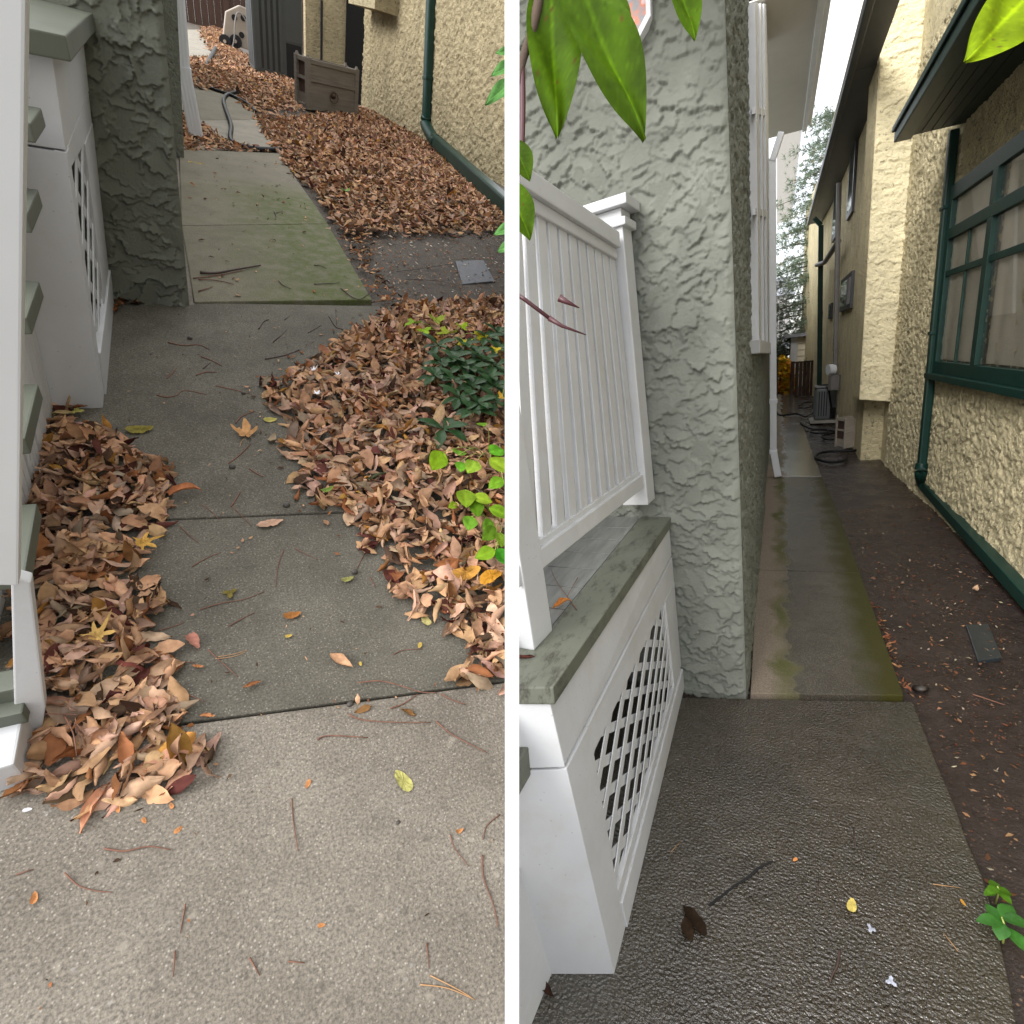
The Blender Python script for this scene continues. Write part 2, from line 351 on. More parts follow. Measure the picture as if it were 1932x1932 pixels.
COL = sc.collection
class Thing:
    def __init__(s, w, name, label, cat, base=(0, 0, 0), group=None, empty=True):
        s.w = w; s.base = np.asarray(base, float); s.name = name
        s.meta = dict(label=label, category=cat)
        if group: s.meta['group'] = group
        s.root = None
        if empty:
            s.root = bpy.data.objects.new(name, None); s.root.empty_display_size = 0.1; COL.objects.link(s.root)
            s.root.matrix_world = w.M @ Matrix.Translation(s.base.tolist())
            for k, v in s.meta.items(): s.root[k] = v
    def part(s, name, mb, mat, parent=None, bevel=0, smooth=False, label=None, col=None, weld=False):
        o = mesh_obj(name, s.w, mb, mat, s.base, bevel, smooth, col, weld)
        if o is None: return None
        if s.root is None:
            s.root = o; o.matrix_world = s.w.M @ Matrix.Translation(s.base.tolist()); o.name = s.name
            for k, v in s.meta.items(): o[k] = v
        else: o.parent = parent or s.root
        if label: o['label'] = label
        return o
def single(w, name, label, cat, mb, mat, base=None, group=None, **kw):
    if base is None: base = np.mean(np.array(mb.v), 0) if isinstance(mb, MB) else (0, 0, 0)
    t = Thing(w, name, label, cat, base, group, False); t.part(name, mb, mat, **kw); return t
def setting(w, name, mb, mat, kind='structure', label=None, **kw):
    o = mesh_obj(name, w, mb, mat, np.zeros(3), kw.get('bevel', 0), kw.get('smooth', False), kw.get('col'), False)
    o.matrix_world = w.M; o['kind'] = kind
    if label: o['label'] = label
    return o
def mesh_obj(name, w, mb, mat, base, bevel=0, smooth=False, col=None, weld=False):
    if isinstance(mb, MB): vs = np.array(mb.v); fs = mb.f
    else: vs, fs = mb
    me = bpy.data.meshes.new(name)
    cutd = (vs-w.o) @ w.cn
    if isinstance(fs, np.ndarray):
        me.vertices.add(len(vs)); me.vertices.foreach_set('co', (vs-base).astype(np.float32).ravel())
        nf, kf = fs.shape; me.loops.add(nf*kf); me.loops.foreach_set('vertex_index', fs.astype(np.int32).ravel())
        me.polygons.add(nf); me.polygons.foreach_set('loop_start', np.arange(0, nf*kf, kf, dtype=np.int32)); me.update(calc_edges=True); me.validate()
    else: me.from_pydata([tuple(v) for v in (vs-base)], [], fs); me.update()
    if col is not None:
        a = me.attributes.new('leafcol', 'FLOAT_COLOR', 'POINT'); c4 = np.ones((len(vs), 4), np.float32); c4[:, :3] = col
        a.data.foreach_set('color', c4.ravel())
    if cutd.max() > 0 or bevel or weld or isinstance(mb, MB):
        bm = bmesh.new(); bm.from_mesh(me)
        if weld: bmesh.ops.remove_doubles(bm, verts=bm.verts, dist=1e-4)
        if isinstance(mb, MB): bmesh.ops.recalc_face_normals(bm, faces=bm.faces)
        if bevel: bmesh.ops.bevel(bm, geom=list(bm.edges), offset=bevel, segments=2, affect='EDGES', profile=0.6, clamp_overlap=True)
        if cutd.max() > 0:
            r = bmesh.ops.bisect_plane(bm, geom=list(bm.verts)+list(bm.edges)+list(bm.faces), plane_co=(w.o-base).tolist(), plane_no=w.cn.tolist(), clear_outer=True, dist=1e-6)
            if isinstance(mb, MB):
                ed = [e for e in r['geom_cut'] if isinstance(e, bmesh.types.BMEdge) and e.is_boundary]
                if ed: bmesh.ops.holes_fill(bm, edges=ed)
        if not bm.faces: bm.free(); return None
        bm.to_mesh(me); bm.free()
    if smooth: me.polygons.foreach_set('use_smooth', [True]*len(me.polygons))
    me.materials.append(MAT[mat])
    o = bpy.data.objects.new(name, me); COL.objects.link(o); return o

def grid_wall(P, H, n, u_n, v_n):    # P(u,v) base surface, H height map (v rows, u cols), n outward
    us = np.linspace(0, 1, u_n); vs = np.linspace(0, 1, v_n); U, W = np.meshgrid(us, vs)
    a, b, c, d = P.p
    pts = a*((1-U)*(1-W))[..., None]+b*(U*(1-W))[..., None]+c*(U*W)[..., None]+d*((1-U)*W)[..., None]+np.asarray(n)*H[..., None]
    i = np.arange(v_n*u_n).reshape(v_n, u_n)
    f = np.stack([i[:-1, :-1], i[:-1, 1:], i[1:, 1:], i[1:, :-1]], -1).reshape(-1, 4)
    return pts.reshape(-1, 3), f
def blur(H, k=1, c=1.0):
    for _ in range(k):
        H = (c*H+np.roll(H, 1, 0)+np.roll(H, -1, 0)+np.roll(H, 1, 1)+np.roll(H, -1, 1))/(4+c)
    return H
def trowel(un, vn, res, smin, smax, dens, seed, amp=0.009, spread=0.8):     # overlapping scooped trowel strokes
    r = np.random.default_rng(seed); H = np.zeros((vn, un)); n = int(dens*un*vn*res*res)
    for _ in range(n):
        a = (smin+(smax-smin)*r.random()**1.7*1.25)/res; b = a*r.uniform(0.38, 0.85); th = r.normal(0.1, spread)
        cx, cy = r.uniform(-a, un+a), r.uniform(-a, vn+a); k = int(a)+2
        x0, x1, y0, y1 = max(0, int(cx)-k), min(un, int(cx)+k), max(0, int(cy)-k), min(vn, int(cy)+k)
        if x1 <= x0 or y1 <= y0: continue
        Y, X = np.mgrid[y0:y1, x0:x1]; X = X-cx; Y = Y-cy
        u = (X*math.cos(th)+Y*math.sin(th))/a; v = (-X*math.sin(th)+Y*math.cos(th))/b
        ang = np.arctan2(v, u); p1, p2 = r.uniform(0, 6.3, 2)
        rad = np.sqrt(u*u+v*v)/(1+0.17*np.sin(3*ang+p1)+0.12*np.sin(7*ang+p2)+0.06*np.sin(17*ang+p1*3))
        mk = rad < 1; s = H[y0:y1, x0:x1]; mean = s[mk].mean() if mk.any() else 0
        lift = r.uniform(0.25, 1.0)
        h = amp*lift*(0.28-0.72*np.clip(v, -1.1, 1.1)) + amp*0.22*np.exp(-((1-rad)/0.12)**2)*(v < 0.1)*r.uniform(0.2, 1.2)
        s[mk] = mean*0.45+h[mk]
    return H

def dash(un, vn, res, seed, lump=0.035, amp=0.012):                          # thrown roughcast: lumps and pits
    r = np.random.default_rng(seed)
    def octv(sz):
        k = max(1.0, sz/res); a, b = int(vn/k)+3, int(un/k)+3; g = r.normal(0, 1, (a, b))
        y, x = np.linspace(0, a-2.01, vn), np.linspace(0, b-2.01, un); i, j = y.astype(int), x.astype(int); fy, fx = (y-i)[:, None], (x-j)[None, :]
        fy, fx = fy*fy*(3-2*fy), fx*fx*(3-2*fx)
        return g[i][:, j]*(1-fy)*(1-fx)+g[i+1][:, j]*fy*(1-fx)+g[i][:, j+1]*(1-fy)*fx+g[i+1][:, j+1]*fy*fx
    n = octv(lump)+0.6*octv(lump*0.5)+0.3*octv(lump*0.28)
    return amp*(np.clip(n, -1.6, 1.1)-0.4*np.exp(-((n+0.9)/0.25)**2))*0.7
# ------------------------------------------------------------------ leaves
TAN, PINK, RUST, MAROON, DARK, GREYT, GOLD = (0.40, 0.235, 0.135), (0.39, 0.245, 0.170), (0.20, 0.082, 0.034), (0.085, 0.028, 0.022), (0.066, 0.038, 0.024), (0.25, 0.185, 0.133), (0.36, 0.18, 0.045)
PAL = [(TAN, .46), (PINK, .28), (RUST, .08), (MAROON, .05), (DARK, .05), (GREYT, .06), (GOLD, .02)]
def leaf_tpl(nu, nv):
    i = np.arange(nu*nv).reshape(nu, nv)
    return np.stack([i[:-1, :-1], i[1:, :-1], i[1:, 1:], i[:-1, 1:]], -1).reshape(-1, 4)
def leaf_shapes(N, nu, nv, L=(0.07, 0.125), asp=(0.36, 0.55), roll=1.9, bend=1.4, crumple=0.0024, r=rng):
    u = np.linspace(0, 1, nu)[None, :, None]; v = np.linspace(-1, 1, nv)[None, None, :]
    ln = r.uniform(*L, N)[:, None, None]; wd = ln*r.uniform(*asp, N)[:, None, None]/2
    pk = r.uniform(0.75, 1.25, N)[:, None, None]
    prof = np.sin(np.pi*np.clip(u, 0.015, 0.985)**pk)**0.85
    w = wd*prof
    ro = np.clip(r.normal(1.25, 0.85, N), -1.3, 2.9)[:, None, None]*roll/1.9*(1+0.5*r.normal(0, 1, N)[:, None, None]*(u-0.5))
    ro = np.where(np.abs(ro) < 0.05, 0.05, ro)
    y = w*np.sin(v*ro)/ro; z = w*(1-np.cos(v*ro))/ro
    be = r.normal(0, bend*0.55, N)[:, None, None]; be = np.where(np.abs(be) < 0.05, 0.05, be)
    ph = (u-0.5)*be; x = ln*np.sin(ph)/be; zz = ln*(1-np.cos(ph))/be
    x = x+z*(-np.sin(ph)); z = zz+z*np.cos(ph); x = np.broadcast_to(x, z.shape)
    tw = r.normal(0, 0.5, N)[:, None, None]*(u-0.5); y, z = y*np.cos(tw)-z*np.sin(tw), y*np.sin(tw)+z*np.cos(tw)
    P = np.stack([np.broadcast_to(x, z.shape), np.broadcast_to(y, z.shape), z], -1).reshape(N, nu*nv, 3).copy()
    k1, k2, p1 = r.uniform(40, 90, (N, 1)), r.uniform(40, 90, (N, 1)), r.uniform(0, 6.3, (N, 1))
    P[..., 2] += 0.0035*np.sin(k1*P[..., 0]+k2*P[..., 1]+p1)
    P += r.normal(0, crumple, P.shape)*np.array([0.5, 0.6, 1.0])
    return P
def rotmats(N, tilt, r=rng):
    ya = r.uniform(0, 2*np.pi, N); ti = np.abs(r.normal(0, tilt, N)); ta = r.uniform(0, 2*np.pi, N); fl = np.where(r.random(N) < 0.45, np.pi, 0.0)
    def ro(axv, an):
        c, s_ = np.cos(an), np.sin(an); x, y, z = axv.T; C = 1-c
        return np.stack([np.stack([c+x*x*C, x*y*C-z*s_, x*z*C+y*s_], -1), np.stack([y*x*C+z*s_, c+y*y*C, y*z*C-x*s_], -1), np.stack([z*x*C-y*s_, z*y*C+x*s_, c+z*z*C], -1)], 1)
    Z = np.tile([0., 0, 1], (N, 1)); X = np.tile([1., 0, 0], (N, 1)); T = np.stack([np.cos(ta), np.sin(ta), 0*ta], -1)
    return ro(T, ti) @ ro(Z, ya) @ ro(X, fl)
def pick(N, pal=PAL, r=rng, var=0.2):
    w = np.array([p[1] for p in pal]); k = r.choice(len(pal), N, p=w/w.sum())
    c = np.array([p[0] for p in pal])[k]*(1+r.normal(0, var, (N, 1)))*(1+r.normal(0, 0.04, (N, 3)))
    return k, np.clip(c, 0.01, 0.95)
def inpoly(P, poly):
    x, y = P[:, 0], P[:, 1]; c = np.zeros(len(P), bool); n = len(poly)
    for i in range(n):
        a, b = poly[i], poly[i-1]
        with np.errstate(divide='ignore', invalid='ignore'):
            t = ((a[1] > y) != (b[1] > y)) & (x < (b[0]-a[0])*(y-a[1])/(b[1]-a[1])+a[0])
        c ^= t
    return c
def edgedist(P, poly):
    d = np.full(len(P), 1e9)
    for i in range(len(poly)):
        a, b = np.asarray(poly[i-1])[:2], np.asarray(poly[i])[:2]; e = b-a
        t = np.clip(((P-a) @ e)/(e @ e+1e-12), 0, 1); d = np.minimum(d, np.linalg.norm(P-a-t[:, None]*e, axis=1))
    return d
def sample(poly, dens, r=rng, jag=0.05):
    poly = [np.asarray(p)[:2] for p in poly]; A = np.array(poly); lo, hi = A.min(0)-jag, A.max(0)+jag
    n = int(np.prod(hi-lo)*dens); P = r.uniform(lo, hi, (n, 2)); J = P+r.normal(0, jag, P.shape)
    k = inpoly(J, poly); P = P[k]; return P, edgedist(P, poly)*np.where(inpoly(P, poly), 1, 0)
def litter(w, name, poly, dens, hmax, fall, nu, nv, label, tilt=0.5, L=(0.07, 0.125), keep=None, zb=0.0, skip=0, pal=PAL, jag=0.05, **kw):
    """dead leaves over a patch of ground; returns the leaves that were held back to be objects of their own"""
    P, ed = sample(poly, dens, jag=jag); N = len(P)
    z = zb+0.008+hmax*(1-np.exp(-ed/fall))*rng.random(N)**0.6
    S = leaf_shapes(N, nu, nv, L, **kw); Rm = rotmats(N, tilt); _, C = pick(N, pal)
    W = np.einsum('nij,nkj->nki', Rm, S); W[..., 2] -= np.minimum(W[..., 2].min(1), 0)[:, None]*0.7
    W[..., 0] += P[:, 0:1]; W[..., 1] += P[:, 1:2]; W[..., 2] += z[:, None]
    ins = ((W.reshape(-1, 3)-w.o) @ w.cn).reshape(N, -1).min(1) < 0; W, C = W[ins], C[ins]; N = len(W)
    held = []
    if skip:
        dep = np.array([w.depth(p) for p in W.mean(1)]); top = (W[..., 2].mean(1)-0)+rng.random(N)*0.02
        whole = (((W.reshape(-1, 3)-w.o) @ w.cn).reshape(N, -1).max(1) < -0.01)
        score = np.where(whole, top/np.maximum(dep, 0.5)**1.2, -1); idx = np.argsort(-score)[:skip]
        held = [(W[i], C[i]) for i in idx]; m_ = np.ones(N, bool); m_[idx] = False; W, C = W[m_], C[m_]; N = len(W)
    T = leaf_tpl(nu, nv); F = (T[None]+(np.arange(N)*nu*nv)[:, None, None]).reshape(-1, 4)
    o = setting(w, name, (W.reshape(-1, 3), F), 'dry_leaf', 'stuff', label, smooth=True, col=np.repeat(C, nu*nv, 0))
    return held, T
WORD = ['pale tan', 'pinkish tan', 'rust brown', 'dark maroon', 'dark brown', 'grey brown', 'golden orange']
def nearest_word(c):
    A = np.array([p[0] for p in PAL]); return int(np.argmin(((np.log(A)-np.log(np.asarray(c)))**2).sum(1)))
def own_leaves(w, held, T, place):
    for Wv, c in held:
        k = nearest_word(c); b = Wv.mean(0); b[2] = Wv[:, 2].min()
        o = mesh_obj('fallen_leaf', w, (Wv, T), 'dry_leaf', b, 0, True, np.tile(c, (len(Wv), 1)))
        o.matrix_world = w.M @ Matrix.Translation(b.tolist())
        o['label'] = f'{WORD[k]} curled dead leaf lying {place}'; o['category'] = 'leaf'; o['group'] = f'{WORD[k]} leaves {place}'
def outline_leaf(kind, n=44, r=rng):
    t = np.linspace(0, 2*np.pi, n, endpoint=False)
    if kind == 'maple':
        lob = [(0, 1.0), (0.95, 0.85), (-0.95, 0.85), (1.95, 0.62), (-1.95, 0.62)]; rad = np.full(n, 0.34)
        for a, l in lob:
            d = np.abs((t-a+np.pi) % (2*np.pi)-np.pi); rad = np.maximum(rad, l*np.exp(-(d/0.26)**1.3)+0.10)
        rad = rad*(1+0.13*np.sin(t*16+0.6))
    elif kind == 'oak':
        rad = 0.55+0.22*np.cos(5*t)+0.2*np.cos(t)+0.08*np.sin(11*t)
    elif kind == 'trefoil':
        rad = 0.55+0.25*np.cos(3*t)+0.07*np.cos(15*t)
    else: rad = None
    if rad is None: x, y = 0.5*np.cos(t), 0.26*np.sin(t)*(1-0.25*np.cos(t))
    else: x, y = rad*np.cos(t)*0.6, rad*np.sin(t)*0.6
    return x, y
def flat_leaf(kind, size, curl=0.25, rings=4, r=rng):
    x, y = outline_leaf(kind); n = len(x); pts = [(0, 0, 0)]; F = []
    for k in range(1, rings+1): pts += [(a*k/rings, b*k/rings, 0) for a, b in zip(x, y)]
    P = np.array(pts)*size
    a, b = r.normal(0, curl, 2); P[:, 2] = (a*(P[:, 1]**2)+b*P[:, 0]**2+0.6*curl*(P[:, 0]**2+P[:, 1]**2))/size*2+r.normal(0, 0.018*size, len(P))
    for j in range(n): F.append((0, 1+j, 1+(j+1) % n))
    for k in range(rings-1):
        for j in range(n): q = (j+1) % n; F.append((1+k*n+j, 1+(k+1)*n+j, 1+(k+1)*n+q, 1+k*n+q))
    return P, F
def lay_leaf(w, px, py, kind, size, color, label, yaw=None, tilt=0.12, curl=0.25, z=0.006, mat='dry_leaf', name='fallen_leaf', stem=0.0, group=None):
    b = w.g(px, py, z); ya = rng.uniform(0, 6.28) if yaw is None else math.radians(yaw)
    if kind == 'curl':
        P = leaf_shapes(1, 12, 7, (size, size), (0.42, 0.5), roll=2.2, bend=1.6, crumple=0.0015)[0]; F = [tuple(q) for q in leaf_tpl(12, 7)]
    else: P, F = flat_leaf(kind, size, curl)
    Rm = np.array(Matrix.Rotation(ya, 3, 'Z') @ Matrix.Rotation(rng.normal(0, tilt), 3, 'X')); P = P @ Rm.T; P[:, 2] -= P[:, 2].min(); Wv = P+b
    mb = MB(); mb.v = list(Wv); mb.f = F; nv = len(Wv)
    if stem:
        d = Rm @ np.array([-1., 0.15, 0]); a0 = b+d*size*0.3+V(0, 0, 0.004); mb.tube([a0, a0+d*stem*0.5+V(0, 0, 0.004), a0+d*stem], 0.0012, 5)
    t = Thing(w, name, label, 'leaf', b, group, False); cc = np.tile(color, (len(mb.v), 1))*(1+rng.normal(0, 0.06, (len(mb.v), 1)))
    t.part(name, (np.array(mb.v), mb.f), mat, smooth=True, col=np.clip(cc, 0, 1)); return t
def twig(w, pts, r, label, group, mat='twig', name='twig', z=0.0, cat='twig'):
    r *= 0.72
    P = [w.g(x, y, z+r*1.1+abs(rng.normal(0, 0.0012))) for x, y in pts]
    mb = MB().tube(spline(P, 4) if len(P) > 2 else P, r, 6, r*0.55); single(w, name, label, cat, mb, mat, base=P[0], group=group, smooth=True)
def blade(P0, d, up, ln, wd, fold=0.25, droop=0.3, nu=7, nv=5, pk=0.9):   # one green leaf from its stalk outwards
    d = np.asarray(d, float)/np.linalg.norm(d); up = np.asarray(up, float); s = np.cross(d, up); s /= np.linalg.norm(s); n = np.cross(s, d)
    vs = []
    for i in range(nu):
        u = i/(nu-1); w_ = wd/2*max(0.02, math.sin(math.pi*min(max(u, 0.01), 0.99)**pk))**0.8
        for j in range(nv):
            v = -1+2*j/(nv-1); vs.append(P0+d*ln*u+s*w_*v+n*(abs(v)*w_*fold-droop*ln*u*u+0.02*ln*math.sin(9*u+4*v)))
    return np.array(vs), [tuple(q) for q in leaf_tpl(nu, nv)]
# =================================================================== SECOND PLACE (after: raked clean and wet)
w = R
def bump_sheet(x0, x1, y0, y1, z, amp, step=0.06):
    nx, ny = int((x1-x0)/step)+2, int((y1-y0)/step)+2
    H = blur(rng.normal(0, 1, (ny, nx)), 4)*amp*3
    return grid_wall(Quad(V(x0, y0, z), V(x1, y0, z), V(x1, y1, z), V(x0, y1, z)), H, V(0, 0, 1), nx, ny)
setting(w, 'ground', bump_sheet(-6, 9, -1.5, 60, -0.05, 0.012, 0.12), 'soil_wet', smooth=True)
yp = w.g(1350, 1304)[1]; yf = w.g(1157, 1838)[1]
G = lambda x, y, z=0.0: w.g(x, y, z)
def slab(pts, mat, name='path', top=0.0, th=0.10, bevel=0.006):
    mb = MB().ext([V(p[0], p[1], top) for p in pts], V(0, 0, -th)); return setting(w, name, mb, mat, bevel=bevel)
eR = [G(*p) for p in ((1722, 1324), (1766, 1438), (1798, 1512), (1826, 1591), (1852, 1650), (1880, 1745), (1906, 1866), (1925, 1980))]
lR = G(1409, 1312)
xl = -1.2
slab([V(xl, -0.5, 0), eR[-1]+V(.1, -1.2, 0)] + eR[::-1] + [G(1290, 1316)+V(0, 0, 0), V(xl, yp+0.02, 0)], 'wet_slab')
# far run of the walk: slabs between joints read off the photograph
jy = [(1417, 1312, 1705, 1316), (1428, 1077, 1622, 1083), (1438, 968, 1580, 967), (1446, 900, 1551, 900), (1449, 852, 1532, 852), (1453, 820, 1521, 820), (1456, 800, 1513, 800), (1458, 785, 1509, 785), (1459, 771, 1505, 771), (1460, 757, 1501, 757), (1461, 748, 1498, 748), (1462, 741, 1495, 741)]
for k in range(len(jy)-1):
    a, b = jy[k], jy[k+1]; e = 0.006
    p = [G(a[0], a[1])+V(0, e, 0), G(a[2], a[3])+V(0, e, 0), G(b[2], b[3])-V(0, e, 0), G(b[0], b[1])-V(0, e, 0)]
    p[0][0] = min(p[0][0], lR[0]+0.02); p[3][0] = min(p[3][0], lR[0]+0.02)
    slab(p, 'wet_mossy' if k < 3 else 'wet_far', top=0.012 if k < 2 else 0.006)

# ---------------------------------------------------------------- grey-green stucco house on the left
t = Thing(w, 'stucco_house', 'grey green stucco house with heavy trowelled front wall beside the wet walk', 'house', V(-0.5, yp, 0))
cb, ct = w.pl(1408, 1308, 1, yp), w.pl(1369, 47, 1, yp)
lean = (ct-cb)/(ct-cb)[2]; Htop = 4.7
c0, c1 = cb-lean*0.12, cb+lean*Htop
res = 0.0062; un, vn = int(1.75/res), int((Htop+0.12)/res)
QW = Quad(c0-V(1.75, 0, 0), c0, c1, c1-V(1.75, 0, 0))
H = blur(trowel(un, vn, res, 0.034, 0.085, 640, 5, 0.024), 1, 4.0)
H += rng.normal(0, 0.0006, H.shape)
edge = np.linspace(1.75, 0, un)[None, :]; H = H*np.clip(edge/0.03, 0.12, 1)-0.006*np.clip(1-edge/0.02, 0, 1)**2
t.part('unseen_shade_roof', MB().box((-5, -5.2, 4.15), (cb[0]-0.2, yp-0.02, 4.35)), 'white_soffit')  # roof out of view, added to shade the front wall and porch
front = t.part('front_wall', grid_wall(QW, H, (0, -1, 0), un, vn), 'stucco_sage', smooth=True)
xs = cb[0]                                                        # side wall along the walk
SD = V(0.006, 1, 0)
def side(y, z, n=0.0):                                             # point on the side wall
    p = cb+lean*z; return V(p[0]+n+(y-yp)*0.0045, y, z)
def sidepx(px, py, n=0.0):
    n_ = np.cross(SD, lean); return w.pp(px, py, side(yp, 0, n), n_)
mb = MB()
# wall body behind both faces
YE = sidepx(1470, 421)[1]
mb.hexa([side(yp+0.02, -0.1), side(YE, -0.1), side(YE, -0.1)-V(3, 0, 0), side(yp+0.02, -0.1)-V(3, 0, 0)], [side(yp+0.02, 4.9), side(YE, 4.9), side(YE, 4.9)-V(3, 0, 0), side(yp+0.02, 4.9)-V(3, 0, 0)])
t.part('side_wall', mb, 'stucco_sage_dash')
def on_side(px_list, n0, n1):
    P0 = [sidepx(*p) for p in px_list]; return MB().hexa([p+V(n0, 0, 0) for p in P0], [p+V(n1, 0, 0) for p in P0])
wn = t.part('window', on_side([(1409, 10), (1441, 10), (1446, 650), (1416, 645)], -0.02, 0.035), 'white_paint', bevel=0.004)
t.part('pane', on_side([(1416, 10), (1434, 10), (1440, 630), (1423, 628)], 0.034, 0.037), 'glass_dark', wn)
mb = MB()
for a in ((1409, 1417), (1432, 1441), (1423, 1427)):
    P0 = [sidepx(a[0], 10), sidepx(a[1], 10), sidepx(a[1]+5, 648), sidepx(a[0]+7, 646)]; mb.hexa([p+V(0.03, 0, 0) for p in P0], [p+V(0.06, 0, 0) for p in P0])
for yy in (205, 395): 
    P0 = [sidepx(1410, yy), sidepx(1440, yy+3), sidepx(1440, yy+16), sidepx(1410, yy+13)]; mb.hexa([p+V(0.03, 0, 0) for p in P0], [p+V(0.055, 0, 0) for p in P0])
t.part('casing', mb, 'white_paint', wn, bevel=0.003)
t.part('sill', on_side([(1413, 642), (1447, 648), (1447, 668), (1414, 668)], -0.02, 0.075), 'white_paint', wn, bevel=0.006)
w2 = t.part('window', on_side([(1446, 300), (1450, 300), (1451, 640), (1449, 640)], -0.02, 0.03), 'white_paint')
t.part('sill', on_side([(1441, 376), (1450, 376), (1450, 396), (1442, 396)], -0.02, 0.11), 'white_paint', w2)
un, vn = int(4.2/.014), int(4.7/.014)
t.part('side_face', grid_wall(Quad(side(yp+.003, -.05, .002), side(yp+4.2, -.05, .006), side(yp+4.2, 4.68, .006), side(yp+.003, 4.68, .002)), dash(un, vn, .014, 51, .035, .016)*np.clip(np.linspace(0, 4.2, un)[None, :]/.05, 0, 1), (1, 0, 0), un, vn), 'stucco_sage_dash', smooth=True)
# eaves
def eave(pin, pout, far_in, far_out, near_y, name, drop):
    q = sidepx(*far_in); z = q[2]; o = w.g(*far_out, z); yb = q[1]; xo = o[0]
    near_y = max(near_y, min(yb-1, w.g(1500, -25, z)[1]))
    mb = MB().box((side(yb, z)[0]-0.3, near_y, z), (xo-0.10, yb, z+0.02))
    e = t.part(name, mb, 'white_soffit')
    f = MB().box((xo-0.10, near_y, z-0.05), (xo, yb, z+0.22)).box((xo, near_y, z+0.06), (xo+0.09, yb, z+0.20))
    t.part('gutter', f, 'white_metal', e, bevel=0.01)
    t.part('roof', MB().hexa([V(xo+0.05, near_y, z+0.23), V(xo+0.05, yb, z+0.23), V(xo-3.2, yb, z+0.23), V(xo-3.2, near_y, z+0.23)], [V(xo+0.05, near_y, z+0.27), V(xo+0.05, yb, z+0.27), V(xo-3.2, yb, z+2.0), V(xo-3.2, near_y, z+2.0)]), 'dark_eave', e)
    return z
z1 = eave(None, None, (1452, 261), (1520, 260), 4.6, 'eave', 0.1)
q1 = sidepx(1452, 261)
z2 = eave(None, None, (1470, 421), (1492, 421), q1[1]+0.05, 'eave', 0.1)
# downspout on the side wall
db = G(1468, 903); yd = db[1]
t2 = Thing(w, 'downspout', 'white metal downspout kicking out onto the wet walk', 'downspout', db)
P1 = w.pl(1459, 852, 1, yd+0.06); P2 = w.pl(1457, 300, 1, yd+0.06); P3 = w.pl(1466, 268, 1, yd+0.06)
t2.part('pipe', MB().bar(P1, P2, 0.095, 0.075, (1, 0, 0)), 'white_metal', bevel=0.012)
t2.part('kick', MB().bar(db+V(0, 0, 0.03), P1+V(0, -0.01, 0.02), 0.10, 0.08, (1, 0, 0)), 'white_metal', bevel=0.012)
t2.part('elbow', MB().bar(P2-V(0, 0, .03), P3+V(0.05, 0, .1), 0.10, 0.08, (0, 1, 0)), 'white_metal', bevel=0.012)
for yy in (757, 852):
    b = w.pl(1459, yy, 1, yd+0.06); t2.part('strap', MB().box(b-V(.056, .046, .03), b+V(.056, .046, .03)), 'white_metal', bevel=0.004)
# octagonal framed plaque high on the front wall
oc = w.pl(1172, 22, 1, yp-0.03); rr = 0.155
t3 = Thing(w, 'octagonal_mirror', 'white octagonal mirror hung high on the stucco front wall', 'mirror', oc)
rg = lambda r_, n: [oc+V(r_*math.cos(math.radians(22.5+45*i)), n, r_*1.25*math.sin(math.radians(22.5+45*i))) for i in range(8)]
mb = MB()
for i in range(8):
    j = (i+1) % 8; a, b = rg(rr, 0), rg(rr*0.86, 0); c, d = rg(rr, -0.03), rg(rr*0.86, -0.035); a2, b2 = rg(rr, 0.03), rg(rr*.86, 0.0)
    mb.hexa([a2[i], a2[j], b2[j], b2[i]], [c[i], c[j], d[j], d[i]])
t3.part('frame', mb, 'white_metal')
m = NM('painted_reflection', 0.35, 0.4); n = m.tex(scale=7, detail=3)
m.color(m.ramp(n, [(0.40, (0.30, 0.33, 0.40)), (0.48, (0.22, 0.22, 0.24)), (0.55, (0.62, 0.17, 0.07)), (0.6, (0.6, 0.62, 0.68))])); MAT['painted_reflection'] = m.m  # blue, grey and orange patches painted in place of reflections
t3.part('glass', MB().ext(rg(rr*0.86, -0.012), V(0, 0.01, 0)), 'painted_reflection')

# ---------------------------------------------------------------- porch: lattice skirt, cap, floor, and railing
t = Thing(w, 'porch', 'white painted porch base with lattice side and grey green cap board', 'porch', G(1157, 1838))
fb, ft = w.pl(1157, 1838, 1, yf), w.pl(1037, 1322, 1, yf); bb, bt = w.pl(1288, 1306, 1, yp-0.02), w.pl(1262, 985, 1, yp-0.02)
fb[2] = 0.0; zc = ft[2]; bt = bb+(bt-bb)*(zc-bb[2])/(bt[2]-bb[2]); bb[2] = 0.0
QS = Quad(fb, bb, bt, ft)
ST = lambda x, y: QS.st(w, x, y)
tl, tr_, br_, bl_ = ST(1119, 1421), ST(1254, 1134), ST(1272, 1300), ST(1166, 1690)
band = ST(1079, 1426)[1]; band2 = ST(1266, 1054)[1]
mb = MB()
QS.poly(mb, [(0, band+.01), (1, band2+.01), (1, 1), (0, 1)], -0.03, 0.0)                     # upper board
t.part('skirt_board', mb, 'white_paint', bevel=0.004)
mb = MB()
QS.poly(mb, [(0, 0), tl and (bl_[0], 0), (bl_[0], bl_[1]), tl, (tl[0], band-.0), (0, band)], -0.03, 0.004)    # corner board
t.part('corner_board', mb, 'white_paint', bevel=0.004)
mb = MB(); QS.poly(mb, [(tl[0], tl[1]), tr_, (1, tr_[1]), (1, band2), (tl[0], band)], -0.03, 0.002)
t.part('skirt_board', mb, 'white_paint', bevel=0.003)
mb = MB(); QS.poly(mb, [(br_[0], br_[1]), (1, br_[1]), (1, tr_[1]), (tr_[0], tr_[1])], -0.03, 0.003); t.part('corner_board', mb, 'white_paint', bevel=0.003)
